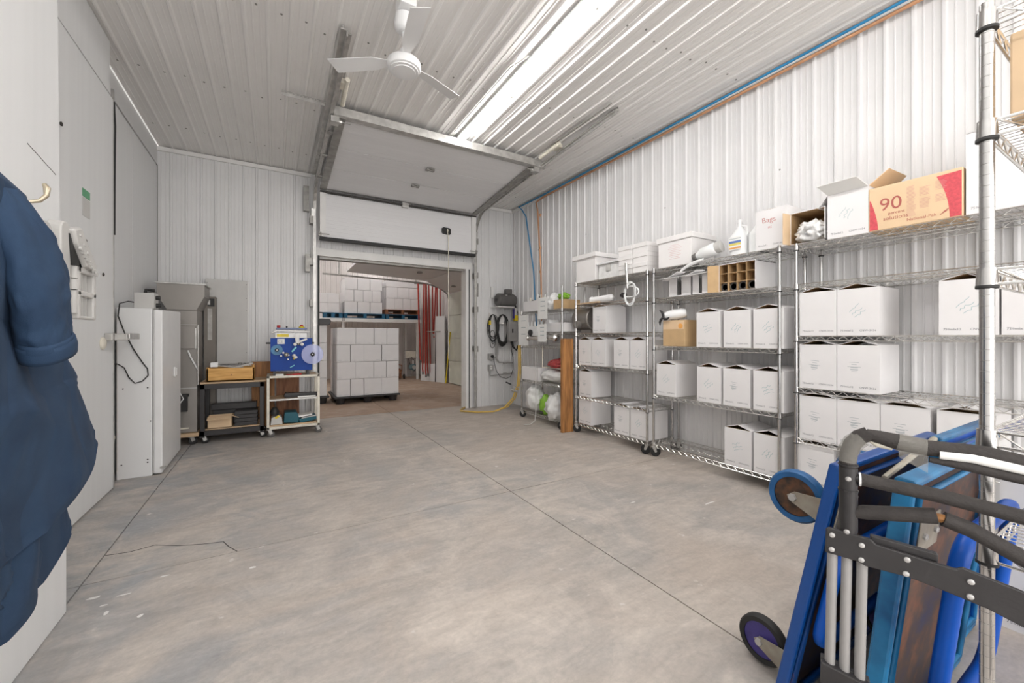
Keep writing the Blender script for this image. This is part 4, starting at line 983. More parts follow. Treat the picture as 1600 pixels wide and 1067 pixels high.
# ------------------------------------------------------------------ ceiling fan
t = thing('ceiling_fan', 'white ceiling fan with a round motor hanging from the ribbed ceiling', 'fan', (.80, 2.90, ZC))
FX, FY = .80, 2.90
MB().box(FX - .055, FX + .055, FY - .12, FY + .03, 3.555, 3.642).build('junction_box', M['whitepl'], t, bevel=.005)
mb = MB(); mb.lathe([(.03, 3.56), (.062, 3.55), (.070, 3.50), (.068, 3.46), (.045, 3.435), (.02, 3.43)], (FX, FY, 0), n=24); mb.build('canopy', M['whitepl'], t, smooth=50)
mb = MB(); mb.cyl((FX, FY, 3.45), (FX, FY, 3.29), .013, 12); mb.build('rod', M['whitepl'], t, smooth=50)
mb = MB(); mb.lathe([(.018, 3.32), (.032, 3.30), (.042, 3.255), (.05, 3.245), (.095, 3.235), (.116, 3.215), (.120, 3.185), (.112, 3.165), (.100, 3.160), (.098, 3.154), (.080, 3.152), (.078, 3.146), (.05, 3.144), (.0, 3.143)], (FX, FY, 0), n=36, caps=False); mb.build('motor', M['whitepl'], t, smooth=35)
for k in range(3):
    a = R(25 + 120 * k); d = Vector((cos(a), sin(a), 0)); s_ = Vector((-sin(a), cos(a), .18)).normalized()
    mb = MB(); c = Vector((FX, FY, 3.225)); pts = [c + d * .10 - s_ * .02, c + d * .22 - s_ * .055, c + d * .52 - s_ * .06, c + d * .54 + s_ * .06, c + d * .22 + s_ * .055, c + d * .10 + s_ * .02]
    u = Vector((0, 0, .004)); mb.add(pts + [p - u for p in pts], [(0, 1, 2, 3, 4, 5), (11, 10, 9, 8, 7, 6)] + [(i, 6 + i, 6 + (i + 1) % 6, (i + 1) % 6) for i in range(6)])
    mb.build('blade', M['whitepl'], t)

# ------------------------------------------------------------------ left back corner
# white cabinet side-on to us
t = thing('tall_cabinet', 'tall plain white cabinet standing in front of the left corner, cable across its side', 'cabinet', (-1.04, 5.2, 0))
mb = MB(); mb.prism([(4.81, .0), (5.62, .02), (5.62, 1.515), (4.81, 1.515)], -1.195, -.955, 'x'); mb.build('body', M['panelw'], t, bevel=.008)
mb = MB(); mb.prism([(4.82, .012), (5.66, .03), (5.66, 1.53), (4.82, 1.505)], -.948, -.885, 'x'); mb.build('door', M['whitepl'], t, bevel=.012)
mb = MB(); mb.box(-.951, -.946, 4.82, 5.62, .02, 1.51); mb.build('gasket', M['greypl'], t)
mb = MB()
for (x, z) in ((-1.16, .13), (-.985, .13), (-.985, .155), (-1.15, .80), (-.985, .80), (-.965, .50)): mb.lathe([(.006, 0), (.006, -.003)], (x, 4.808, z), (0, 1, 0), 8)
mb.build('screw', M['black'], t)
mb = MB(); mb.box(-.884, -.872, 5.29, 5.33, .86, .95); mb.box(-.884, -.872, 5.37, 5.41, .86, .95); mb.box(-.876, -.870, 5.29, 5.41, .85, .865); mb.box(-.876, -.870, 5.29, 5.41, .94, .955); mb.build('door_handle', M['whitepl'], t, bevel=.004)
mb = MB(); mb.box(-.90, -.86, 4.80, 4.83, .06, .075); mb.build('hinge', M['galv'], t)
t = thing('control_box', 'small grey control box sitting on top of the white cabinet', 'box', (-1.02, 4.92, 1.516))
MB().box(-1.095, -.955, 4.88, 5.04, 1.517, 1.66).build('case', M['greypl'], t, bevel=.004)
mb = MB(); mb.tube([(-1.05, 5.02, 1.64), (-1.05, 5.06, 1.70), (-.99, 5.08, 1.70)], .014, 8); mb.build('cable', M['black'], t, smooth=40); mb = MB(); mb.lathe([(.02, 0), (.02, .03)], (-.955, 4.95, 1.62), (1, 0, 0), 10); mb.build('cable_gland', M['black'], t, smooth=40); mb = MB(); mb.lathe([(.022, 0), (.018, .035)], (-.955, 4.96, 1.55), (1, 0, 0), 10); mb.build('cable_gland', M['black'], t, smooth=40)
mb = MB(); mb.tube([(-1.09, 4.93, 1.57), (-1.13, 4.87, 1.575), (-1.17, 4.80, 1.55), (-1.18, 4.80, 1.44), (-1.14, 4.80, 1.30), (-1.08, 4.80, 1.15), (-1.02, 4.80, 1.03), (-.985, 4.80, .97), (-.98, 4.80, .91), (-1.02, 4.80, .86), (-1.07, 4.80, .845), (-1.11, 4.80, .90), (-1.14, 4.80, .985), (-1.18, 4.79, 1.02), (-1.20, 4.76, 1.02)], .005, 6)
single(mb, 'power_cable', M['black'], 'black cable looping over the side of the white cabinet', 'cable', smooth=50)
t = thing('outlet_box', 'grey metal outlet boxes on the left wall behind the latch handle', 'socket', (XL, 4.72, .95))
for z in (1.18, .98): MB().box(XL + .001, XL + .07, 4.64, 4.74, z, z + .13).build('socket_box', M['galv'], t, bevel=.004)
mb = MB(); mb.cyl((XL + .03, 4.69, .0), (XL + .03, 4.69, 1.6), .014, 8); mb.build('riser', M['conduit'], t, smooth=40)
t = thing('wall_tag', 'cream card tag hanging by the door edge beside the white cabinet', 'tag', (-1.21, 4.63, 1.38))
mb = MB(); mb.obox((-1.20, 4.66, 1.47), (.006, .16, .14), Matrix.Rotation(R(35), 3, 'X')); mb.build('card', M['cream'], t); mb = MB(); mb.obox((-1.196, 4.66, 1.475), (.003, .10, .02), Matrix.Rotation(R(35), 3, 'X')); mb.build('print', M['ink'], t)
mb = MB(); mb.tube([(-1.24, 4.62, .62), (-1.22, 4.63, .50), (-1.20, 4.66, .40), (-1.21, 4.68, .34)], [.02, .035, .04, .01], 8); single(mb, 'torn_lining', M['cream'], 'torn pale lining hanging low behind the left door edge', 'lining', smooth=50)
mb = MB(); mb.box(XL + .001, XL + .03, 4.66, 4.80, 0, 1.45); single(mb, 'dark_recess_board', M['dkwood'], 'dark brown board on the left wall behind the white cabinet', 'board')

# stainless hopper machine
t = thing('hopper_machine', 'tall stainless steel hopper machine with a tapered top on a wooden dolly', 'machine', (-.95, 6.2, 0))
mb = MB(); mb.prism([(-1.15, 1.875), (-1.15, 1.735), (-1.06, 1.57), (-.79, 1.57), (-.715, 1.735), (-.715, 1.875)], 5.98, 6.42, 'y'); mb.build('hopper', M['stain'], t, bevel=.003)
mb = MB(); mb.box(-1.165, -.70, 5.965, 6.435, 1.868, 1.885); mb.build('hopper_rim', M['galv'], t)
MB().box(-1.08, -.785, 5.99, 6.40, .145, 1.57).build('body', M['stain'], t, bevel=.004)
MB().box(-1.08, -.80, 5.955, 5.99, 1.12, 1.385).build('front_box', M['stain'], t, bevel=.004)
mb = MB(); mb.box(-.80, -.785, 5.94, 5.99, 1.125, 1.36); mb.box(-.775, -.768, 5.94, 5.99, .7, 1.40); mb.build('side_flange', M['galv'], t)
mb = MB(); mb.box(-1.08, -.785, 5.983, 5.99, .655, .668); mb.box(-1.08, -.785, 5.983, 5.99, 1.40, 1.404); mb.build('panel_joint', M['alu'], t)
mb = MB(); mb.tube([(-.87, 5.975, 1.10), (-.84, 5.96, 1.02), (-.80, 5.96, .93), (-.78, 5.97, .88)], .009, 6); mb.build('white_hose', M['whitepl'], t, smooth=50)
mb = MB(); mb.cyl((-.98, 5.985, .50), (-.98, 5.90, .50), .055, 16); mb.box(-.93, -.87, 5.92, 5.985, .40, .56); mb.cyl((-.90, 5.95, .57), (-.90, 5.95, .60), .045, 14); mb.build('drain_valve', M['black'], t)
mb = MB(); mb.tube([(-1.0, 5.93, .66), (-.93, 5.91, .62), (-.90, 5.91, .55), (-.95, 5.91, .47), (-.99, 5.92, .38)], .006, 6); mb.build('clear_hose', M['whitepl'], t, smooth=50)
mb = MB(); mb.box(-.97, -.86, 5.975, 5.987, .19, .205); mb.build('pull', M['cream'], t)
MB().box(-1.12, -.765, 5.93, 6.45, .10, .142).build('dolly', M['ply'], t, bevel=.004)
def caster(parent, x, y, z, r=.04, mat=None, ang=0, plate=M['galv']):
    mb = MB(); c_, s_ = cos(ang), sin(ang)
    mb.box(x - .03, x + .03, y - .03, y + .03, z - .006, z)
    for k in (-1, 1):
        o = Vector((-s_ * .018 * k, c_ * .018 * k, 0)); d = Vector((c_, s_, 0))
        mb.beam(Vector((x, y, z - .006)) + o, Vector((x, y, r)) + o + d * .018, .035, .003, up=(-s_, c_, 0))
    p = mb.build('caster', plate, parent)
    mb = MB(); mb.lathe([(.008, -.013), (r * .8, -.012), (r, -.007), (r, .007), (r * .8, .012), (.008, .013)], (x + c_ * .018, y + s_ * .018, r), (-s_, c_, 0), 14); mb.build('wheel', mat or M['black'], p, smooth=40)
for (x, y) in ((-.84, 5.98), (-1.07, 5.98), (-.84, 6.40), (-1.07, 6.40)): caster(t, x, y, .10, .045, ang=.5)

# second narrow steel cabinet between hopper and the wall sheet
t = thing('steel_cabinet', 'narrow dull steel cabinet standing behind the hopper machine', 'cabinet', (-.72, 6.5, 0))
MB().box(-.778, -.652, 6.43, 6.58, .0, 1.775).build('body', M['dksteel'], t, bevel=.004)
mb = MB(); mb.box(-.735, -.665, 6.42, 6.43, 1.65, 1.75); mb.build('black_socket', M['black'], t); mb = MB(); mb.box(-.735, -.71, 6.412, 6.422, 1.67, 1.73); mb.build('plug', M['greypl'], t)
mb = MB(); mb.box(-.735, -.69, 6.424, 6.43, 1.22, 1.62); mb.build('door_slot', M['dkgalv'], t)
# sheet on the wall
t = thing('steel_sheet', 'tall flat grey steel sheet screwed to the ribbed back wall', 'panel', (-.53, 6.6, .80))
MB().box(-.775, -.315, 6.585, 6.60, .90, 2.02).build('sheet', M['greypl'], t, bevel=.002)
mb = MB(); mb.box(-.315, -.30, 6.585, 6.628, .90, 2.02); mb.build('folded_edge', M['alu'], t)
mb = MB()
for z in (1.05, 1.35, 1.62, 1.78, 1.97):
    for x in (-.33, -.76): mb.lathe([(.006, 0), (.006, -.004)], (x, 6.585, z), (0, 1, 0), 8)
mb.build('screw', M['screw'], t)

# black cart with wooden box
t = thing('black_cart', 'black steel frame cart with a plywood top under the wooden box', 'cart', (-.43, 6.15, 0))
BX0, BX1, BY0, BY1 = -.755, -.115, 5.95, 6.42
for (x, y) in ((BX0, BY0), (BX1 - .045, BY0), (BX0, BY1 - .045), (BX1 - .045, BY1 - .045)):
    MB().box(x, x + .045, y, y + .045, .07, .70).build('leg', M['bkplastic'], t, bevel=.003)
for z in (.64, .09):
    mb = MB(); mb.box(BX0, BX1, BY0, BY0 + .045, z, z + .06); mb.box(BX0, BX1, BY1 - .045, BY1, z, z + .06); mb.box(BX0, BX0 + .045, BY0, BY1, z, z + .06); mb.box(BX1 - .045, BX1, BY0, BY1, z, z + .06)
    mb.build('frame', M['bkplastic'], t, bevel=.003)
MB().box(BX0, BX1 + .02, BY0 - .005, BY1, .702, .722).build('top', M['ply'], t, bevel=.002)
MB().box(BX0 + .046, BX1 - .046, BY0 + .046, BY1 - .046, .15, .163).build('shelf', M['ply'], t)
for (x, y) in ((BX0 + .03, BY0 + .03), (BX1 - .03, BY0 + .03), (BX0 + .03, BY1 - .03), (BX1 - .03, BY1 - .03)): caster(t, x, y, .09, .036, ang=.2)
t = thing('wooden_box', 'orange-varnished wooden box of tools on the black cart', 'box', (-.45, 6.02, .722))
mb = MB(); x0, x1, y0, y1, z0, z1 = -.695, -.215, 5.955, 6.16, .724, .895
mb.box(x0, x1, y0, y0 + .02, z0, z1 - .01); mb.box(x0, x1, y1 - .02, y1, z0, z1); mb.box(x0, x0 + .02, y0, y1, z0, z1); mb.box(x1 - .02, x1, y0, y1, z0, z1 + .02); mb.box(x0, x1, y0, y1, z0, z0 + .02); mb.build('tray', M['wood'], t, bevel=.003)
mb = MB(); mb.lathe([(.008, 0), (.008, -.002)], (-.45, 5.953, .80), (0, 1, 0), 8); mb.build('knot', M['dkwood'], t)
mb = MB(); mb.obox((-.50, 6.05, .90), (.34, .10, .012), Matrix.Rotation(R(8), 3, 'Y')); mb.obox((-.34, 6.02, .905), (.22, .03, .02), Matrix.Rotation(R(-14), 3, 'Y')); mb.lathe([(.018, 0), (.022, .03)], (-.30, 6.04, .91), n=10); mb.lathe([(.015, 0), (.02, .025)], (-.37, 6.06, .915), n=10)
mb.build('tools', M['dkgalv'], t)
mb = MB(); mb.box(-.655, -.58, 5.93, 5.99, .90, .955); single(mb, 'white_adapter', M['whitepl'], 'small white plastic adapter above the left end of the wooden tool box', 'adapter', bevel=.006)
mb = MB(); mb.box(-.265, .0, 6.44, 6.465, .0, .93); single(mb, 'brown_board', M['board'], 'brown wooden board standing behind the two carts', 'board', bevel=.002)
mb = MB(); mb.box(.02, .30, 6.45, 6.475, .0, .77); single(mb, 'brown_board', M['dkwood'], 'dark brown board leaning behind the cream cart', 'board', bevel=.002)
t = thing('cardboard_box', 'open light cardboard box on the lower shelf of the black cart', 'box', (-.56, 6.05, .164))
mb = MB(); tub(mb, 0, 0, 0, 0, 0, 0) if False else None
mb.box(-.69, -.45, 6.0, 6.004, .165, .30); mb.box(-.69, -.45, 6.18, 6.184, .165, .30); mb.box(-.69, -.686, 6.0, 6.184, .165, .30); mb.box(-.454, -.45, 6.0, 6.184, .165, .30); mb.box(-.69, -.45, 6.0, 6.184, .165, .169); mb.build('body', M['kraft2'], t)
mb = MB(); mb.beam((-.57, 5.998, .30), (-.57, 5.93, .275), .24, .004); mb.build('flap', M['kraft2'], t); mb = MB(); mb.beam((-.45, 6.09, .30), (-.38, 6.09, .27), .18, .004); mb.build('flap', M['kraft2'], t)
for i in range(4):
    mb = MB(); z = .165 + i * .045; mb.prism([(-.43, z), (-.42, z + .043), (-.18, z + .043), (-.19, z)], 6.02, 6.3, 'y')
    single(mb, 'black_tray', M['bkplastic'], f'black plastic tray on the black cart, {("bottom", "second", "third", "top")[i]} of the pile', 'tray', 'pile of black plastic trays', bevel=.004)
mb = MB(); mb.box(-.68, -.20, 6.22, 6.36, .345, .42); mb.box(-.66, -.22, 6.24, 6.34, .165, .345); single(mb, 'black_bin', M['bkplastic'], 'long black bin behind the cardboard box on the black cart', 'bin', bevel=.006)

# cream cart
t = thing('cream_cart', 'cream steel cart with chipped paint and two plywood shelves carrying the blue machine', 'cart', (.215, 6.1, 0))
CX0, CX1, CY0, CY1 = -.085, .515, 5.90, 6.36
for (x, y) in ((CX0, CY0), (CX1 - .03, CY0), (CX0, CY1 - .03), (CX1 - .03, CY1 - .03)): MB().box(x, x + .03, y, y + .03, .10, .765).build('leg', M['cream'], t, bevel=.003)
for z in (.74, .10):
    mb = MB(); mb.box(CX0, CX1, CY0, CY0 + .03, z, z + .03); mb.box(CX0, CX1, CY1 - .03, CY1, z, z + .03); mb.box(CX0, CX0 + .03, CY0, CY1, z, z + .03); mb.box(CX1 - .03, CX1, CY0, CY1, z, z + .03)
    mb.build('frame', M['cream'], t, bevel=.003)
mb = MB(); mb.box(CX0 + .03, CX1 - .03, CY0 + .002, CY0 + .03, .455, .475); mb.build('middle_rail', M['galv'], t)
MB().box(CX0 + .03, CX1 - .03, CY0 + .03, CY1 - .03, .458, .472).build('shelf', M['ply'], t); MB().box(CX0 + .03, CX1 - .03, CY0 + .03, CY1 - .03, .13, .145).build('shelf', M['ply'], t)
MB().box(CX0 + .03, CX1 - .03, CY0 + .03, CY1 - .03, .752, .766).build('top', M['ply'], t)
for (x, y) in ((CX0 + .03, CY0 + .03), (CX1 - .03, CY0 + .03), (CX0 + .03, CY1 - .03), (CX1 - .03, CY1 - .03)): caster(t, x, y, .10, .04, mat=M['motor'], ang=.1)
mb = MB(); mb.box(.12, .50, 5.98, 6.12, .475, .49); mb.prism([(.10, .49), (.12, .535), (.50, .52), (.50, .50), (.27, .49)], 5.99, 6.10, 'y'); single(mb, 'black_bracket', M['bkplastic'], 'long black metal bracket on the middle shelf of the cream cart', 'bracket', bevel=.003)
mb = MB(); mb.box(.26, .47, 5.94, 5.975, .474, .492); single(mb, 'pale_strip', M['paper'], 'pale strip lying at the front of the cream cart middle shelf', 'strip')
mb = MB(); mb.prism([(-.045, .146), (-.035, .235), (.05, .26), (.08, .235), (.09, .146)], 5.95, 6.12, 'y'); single(mb, 'steel_stand', M['greypl'], 'grey metal tool stand at the left of the cream cart bottom shelf', 'tool', bevel=.006)
mb = MB(); mb.lathe([(.045, 0), (.055, .04), (.035, .08), (.02, .10)], (0, 6.04, .258), n=14); single(mb, 'black_motor', M['black'], 'black motor on top of the grey metal tool stand', 'motor', smooth=40)
mb = MB(); mb.obox((.03, 5.945, .245), (.05, .012, .025), Matrix.Rotation(R(-25), 3, 'Y')); single(mb, 'yellow_tag', M['yellow'], 'small yellow tag on the grey metal tool stand', 'tag')
t = thing('teal_case', 'open teal tool case full of parts on the bottom shelf of the cream cart', 'case', (.27, 6.05, .146))
mb = MB(); mb.prism([(.10, .16), (.11, .29), (.25, .285), (.28, .20), (.30, .148), (.24, .148)], 5.95, 6.20, 'y'); mb.build('lid', M['teal'], t, bevel=.008)
mb = MB(); mb.prism([(.26, .148), (.26, .19), (.48, .215), (.48, .17), (.34, .148)], 5.95, 6.20, 'y'); mb.build('base', M['teal'], t, bevel=.006)
mb = MB(); mb.obox((.35, 6.05, .232), (.16, .18, .02), Matrix.Rotation(R(-6), 3, 'Y')); mb.build('manual', M['paper'], t)
mb = MB(); mb.obox((.39, 5.98, .205), (.17, .02, .02), Matrix.Rotation(R(-8), 3, 'Y')); mb.build('metal_bar', M['galv'], t)
# the blue labelling machine
t = thing('labelling_machine', 'blue labelling machine with a clear reel disc standing on the cream cart', 'machine', (.2, 6.0, .766))
MX0, MX1, MZ0, MZ1, MY = -.045, .425, .80, 1.245, 5.90
MB().box(MX0, MX1, MY, MY + .015, MZ0 + .03, MZ1).build('front_plate', M['machblue'], t, bevel=.003)
MB().box(MX0 + .03, MX1 - .03, MY + .015, MY + .28, MZ0 + .05, MZ1 - .03).build('housing', M['machblue'], t, bevel=.005)
for x in (MX0 + .03, MX1 - .06):
    MB().box(x, x + .03, MY + .02, MY + .26, .768, MZ0 + .055).build('foot', M['bkplastic'], t)
mb = MB(); mb.cyl((MX0 - .05, MY + .1, 1.18), (MX0 + .03, MY + .1, 1.18), .01, 8); mb.cyl((MX1 - .03, MY + .1, 1.18), (MX1 + .03, MY + .1, 1.18), .01, 8); mb.build('side_grip', M['black'], t)
MB().box(MX0 + .05, MX1 - .06, MY - .005, MY + .26, MZ1, MZ1 + .065).build('top_deck', M['whitepl'], t, bevel=.006)
mb = MB(); mb.box(MX0 + .07, MX0 + .20, MY - .009, MY - .004, MZ1 + .015, MZ1 + .05); mb.build('yellow_sticker', M['yellow'], t)
mb = MB(); mb.beam((MX0 + .01, MY + .03, MZ1 + .065), (MX0 + .08, MY + .03, MZ1 + .10), .05, .02); mb.beam((MX0 + .08, MY + .04, MZ1 + .095), (MX1 - .03, MY + .04, MZ1 + .08), .06, .02); mb.build('top_plate', M['alu'], t, bevel=.003)
mb = MB(); mb.box(MX0 + .06, MX1 - .06, MY + .02, MY + .20, MZ1 + .11, MZ1 + .132); mb.build('control_panel', pm('blue_grey_panel', (.18, .22, .36)), t, bevel=.003)
mb = MB(); mb.lathe([(.016, 0), (.020, .012), (.022, .03), (.012, .034)], (MX0 + .09, MY + .06, MZ1 + .128), n=12); mb.build('stop_button', M['knob'], t, smooth=40)
mb = MB(); mb.lathe([(.008, 0), (.012, .018)], (MX0 + .18, MY + .06, MZ1 + .132), n=10); mb.build('small_knob', M['black'], t)
mb = MB(); mb.lathe([(.035, 0), (.034, .02), (.02, .03)], (MX1 - .12, MY + .06, MZ1 + .125), n=14); mb.build('emergency_base', M['yellow'], t, smooth=40)
mb = MB(); mb.lathe([(.018, 0), (.018, .015)], (MX1 - .12, MY + .06, MZ1 + .155), n=12); mb.build('emergency_button', M['knob'], t)
def roller(x, z, r, dep, mat, name='guide_roller', hub=None):
    mb = MB(); mb.lathe([(r * .4, 0), (r, -.004), (r, -dep + .004), (r * .6, -dep), (r * .2, -dep)], (x, MY, z), (0, 1, 0), 16); p = mb.build(name, mat, t, smooth=40)
    if hub: 
        mb = MB(); mb.lathe([(r * .4, -dep), (r * .35, -dep - .006)], (x, MY, z), (0, 1, 0), 12); mb.build('hub', hub, p)
roller(.025, 1.095, .022, .05, M['black'], 'reel_knob', M['whitepl'])
mb = MB(); mb.lathe([(.065, -.012), (.065, -.014)], (.025, MY, 1.095), (0, 1, 0), 28); mb.build('small_disc', M['blue_lt'], t)
for (x, z, r, m_) in ((.07, 1.02, .012, 'whitepl'), (.095, 1.06, .012, 'whitepl'), (.13, 1.035, .028, 'motor'), (.155, 1.03, .010, 'whitepl'), (.145, .975, .010, 'whitepl'), (.215, 1.02, .022, 'alu'), (.235, 1.00, .018, 'whitepl'), (.215, .985, .012, 'yellow'), (.225, 1.165, .020, 'whitepl'), (.305, 1.165, .020, 'whitepl'), (.265, 1.17, .016, 'motor')): roller(x, z, r, .045, M[m_], hub=M['cream'])
mb = MB(); mb.box(.05 - .02, .05 + .06, MY - .004, MY, 1.17, 1.235); mb.build('label_plate', M['alu'], t); mb = MB(); put_text(mb, 'CE', .045, (.037, MY - .005, 1.185), (1, 0, 0), (0, 0, 1)); mb.build('plate_print', M['ink'], t)
mb = MB(); mb.beam((.245, MY - .05, 1.29), (.255, MY - .05, 1.18), .045, .008, up=(0, 1, 0)); mb.beam((.27, MY - .05, 1.195), (.36, MY - .05, 1.235), .025, .008, up=(0, 1, 0)); mb.lathe([(.028, 0), (.028, -.012)], (.25, MY - .045, 1.275), (0, 1, 0), 18); mb.build('tension_arm', M['alu'], t)
mb = MB(); mb.beam((.19, MY - .02, 1.07), (.24, MY - .02, 1.13), .02, .01, up=(0, 1, 0)); mb.beam((.17, MY - .02, .87), (.22, MY - .02, .90), .012, .01, up=(0, 1, 0)); mb.build('scraper', pm('cyan_film', (.2, .6, .7)), t)
mb = MB(); mb.lathe([(.02, 0), (.128, -.001), (.128, -.004), (.02, -.005)], (.425, MY - .05, 1.035), (0, 1, 0), 36); mb.build('reel_disc', M['disc'], t)
mb = MB(); mb.lathe([(.018, .06), (.024, 0), (.024, -.015), (.01, -.02)], (.425, MY - .055, 1.035), (0, 1, 0), 12)
for k in range(4): mb.beam((.425 - .03 * cos(k * pi / 4), MY - .07, 1.035 - .03 * sin(k * pi / 4)), (.425 + .03 * cos(k * pi / 4), MY - .07, 1.035 + .03 * sin(k * pi / 4)), .008, .006, up=(0, 1, 0))
mb.build('reel_knob', M['black'], t); mb = MB(); mb.lathe([(.008, 0), (.008, -.01)], (.425, MY - .07, 1.035), (0, 1, 0), 8); mb.build('nut', M['whitepl'], t)
mb = MB(); mb.box(.01, .10, 5.90, 5.93, .768, .79); single(mb, 'white_roll', M['paper'], 'white strip lying at the front edge of the cream cart top', 'strip', bevel=.004)
mb = MB(); mb.tube([(.20, 5.905, .778), (.30, 5.91, .782)], .010, 8); mb.tube([(.13, 5.92, .775), (.20, 5.905, .778)], .005, 6); single(mb, 'screwdriver', M['knob'], 'red-handled screwdriver at the front of the cream cart top', 'tool', smooth=40)

# ------------------------------------------------------------------ fittings on the back wall right of the opening
YW = YB - .02
t = thing('electric_motor', 'dark grey electric motor on a white wall bracket', 'motor', (3.64, 6.5, 1.80))
mb = MB(); mb.lathe([(.05, -.20), (.095, -.19), (.115, -.17), (.118, .15), (.105, .18), (.05, .19)], (3.63, 6.44, 1.93), (1, .05, 0), 26); mb.build('housing', M['motor'], t, smooth=40)
mb = MB(); mb.box(3.62, 3.74, 6.39, 6.49, 2.04, 2.13); mb.build('terminal_box', M['motor'], t, bevel=.006)
mb = MB(); mb.lathe([(.03, 0), (.03, -.01)], (3.43, 6.43, 1.93), (1, 0, 0), 14); mb.build('shaft_cap', M['bkplastic'], t)
mb = MB(); mb.box(3.56, 3.60, 6.322, 6.327, 2.0, 2.02); mb.build('rating_plate', M['alu'], t)
mb = MB(); mb.box(3.42, 3.74, 6.33, YW, 1.795, 1.81); mb.box(3.42, 3.47, 6.60, YW, 1.98, 2.18); mb.build('bracket', M['trimw'], t)
mb = MB(); mb.tube([(3.80, 6.42, 1.88), (3.86, 6.45, 1.78), (3.885, 6.45, 1.70)], .016, 8); mb.build('cable', M['black'], t, smooth=40)
t = thing('control_box', 'grey metal control enclosure on the wall below the motor', 'box', (3.80, 6.55, 1.15))
MB().box(3.70, 3.88, 6.44, YW, 1.18, 1.55).build('enclosure', M['conduit'], t, bevel=.005)
mb = MB(); mb.box(3.765, 3.79, 6.434, 6.44, 1.34, 1.41); mb.build('switch', M['black'], t)
t = thing('small_enclosure', 'small yellow topped connector clipped on the corner above the control enclosure', 'connector', (3.86, 6.4, 1.55)); MB().box(3.80, 3.87, 6.40, 6.46, 1.56, 1.66).build('yellow_body', M['yellow'], t, bevel=.006); MB().box(3.80, 3.86, 6.41, 6.45, 1.66, 1.80).build('cap', M['greypl'], t, bevel=.01); MB().box(3.78, 3.80, 6.41, 6.45, 1.6, 1.78).build('purple_tape', M['purple'], t)
def coil(name, label, cx, cz, rx, rz, n, r, mat, seed, jit=.05, y=6.56, drop=0):
    rr = random.Random(seed); mb = MB(); pts = []; N_ = n * 18
    for k in range(N_ + 1):
        a = 2 * pi * k / 18 + pi / 2; lp = k // 18
        if k % 18 == 0: kx = 1 + rr.uniform(-jit, jit); kz = 1 + rr.uniform(-jit, jit); 
        zz = cz + rz * kz * sin(a)
        if sin(a) > 0: zz = cz + rz * sin(a)
        pts.append((cx + rx * kx * cos(a), y - .004 * (k / 18) + .01 * sin(k), zz))
    mb.tube(pts, r, 6); return single(mb, name, mat, label, 'cable', smooth=50)
coil('thin_cable_coil', 'tangled coil of thin black cable hung on the wall, the left coil', 3.42, 1.43, .09, .24, 6, .006, M['black'], 3, .35, 6.55)
coil('cable_coil', 'thick black cable coil hung on the wall below the motor, the right coil', 3.615, 1.40, .11, .27, 7, .012, M['black'], 5, .16, 6.54)
coil('thin_cable_coil', 'loose single loop of black cable hanging below the left coil', 3.40, 1.22, .055, .16, 1, .005, M['black'], 9, .1, 6.52)
mb = MB(); mb.box(3.335, 3.365, 6.50, 6.56, 1.48, 1.56); single(mb, 'yellow_plug', M['yellow'], 'yellow plug on the left cable coil', 'plug', bevel=.006)
mb = MB(); mb.box(3.54, 3.66, 6.55, YW, 1.50, 1.66); single(mb, 'coil_hook', M['trimw'], 'white wall bracket behind the thick cable coil', 'bracket', bevel=.004); mb = MB(); mb.box(3.38, 3.44, 6.57, YW, 1.58, 1.70); single(mb, 'coil_hook', M['trimw'], 'white wall bracket behind the thin tangled cable coil', 'bracket', bevel=.004)
mb = MB(); mb.tube([(3.42, 6.52, .90), (3.43, 6.50, .78), (3.47, 6.49, .64), (3.54, 6.48, .54), (3.66, 6.48, .50), (3.76, 6.49, .53), (3.82, 6.50, .66), (3.82, 6.50, .88), (3.78, 6.50, 1.05), (3.77, 6.50, 1.18)], .006, 6); single(mb, 'drooping_cable', M['black'], 'thin black cable drooping in a big loop between the socket and the control enclosure', 'cable', smooth=50)
mb = MB(); mb.tube([(3.79, 6.50, 1.20), (3.80, 6.47, 1.08), (3.85, 6.43, 1.02), (3.87, 6.40, 1.10)], .02, 8); single(mb, 'thick_cable', M['black'], 'thick black cable curving out from under the control enclosure', 'cable', smooth=50)
for i, z in enumerate((.86, .655)):
    t = thing('wall_socket', ('upper grey socket box low on the back wall, with a black plug', 'lower grey double socket box on the back wall')[i], 'socket', (3.40, YW, z))
    MB().box(3.355, 3.445, 6.56, YW, z - .01, z + .10).build('box', M['conduit'], t, bevel=.004)
    if i == 0: mb = MB(); mb.cyl((3.41, 6.56, z + .05), (3.41, 6.52, z + .05), .024, 10); mb.build('plug', M['black'], t)
    else:
        for dz in (.02, .06): MB().box(3.375, 3.415, 6.553, 6.56, z + dz, z + dz + .028).build('outlet', M['paper'], t)
mb = MB(); mb.tube([(3.52, 6.57, 1.2), (3.52, 6.57, .86), (3.56, 6.57, .80), (3.86, 6.57, .78)], .013, 8); mb.tube([(3.44, 6.58, .89), (3.52, 6.58, .87)], .012, 8); mb.tube([(3.38, 6.58, .645), (3.38, 6.58, .56), (3.44, 6.58, .56), (3.86, 6.57, .59)], .013, 8); mb.box(3.66, 3.72, 6.55, 6.59, .76, .80); mb.box(3.66, 3.72, 6.55, 6.59, .565, .605); mb.box(3.50, 3.54, 6.555, 6.6, .94, 1.2)
single(mb, 'conduit_run', M['conduit'], 'grey electrical conduit runs low on the back wall', 'pipe', smooth=40)
mb = MB()
for z in (.30, 1.03, 1.36, 1.66): mb.box(3.12, 3.14, 6.60, 6.64, z, z + .06)
mb.box(3.105, 3.155, 6.59, 6.64, 1.98, 2.22); single(mb, 'door_keepers', M['dkgalv'], 'small dark steel keepers down the wall beside the right door track', 'bracket', bevel=.003)
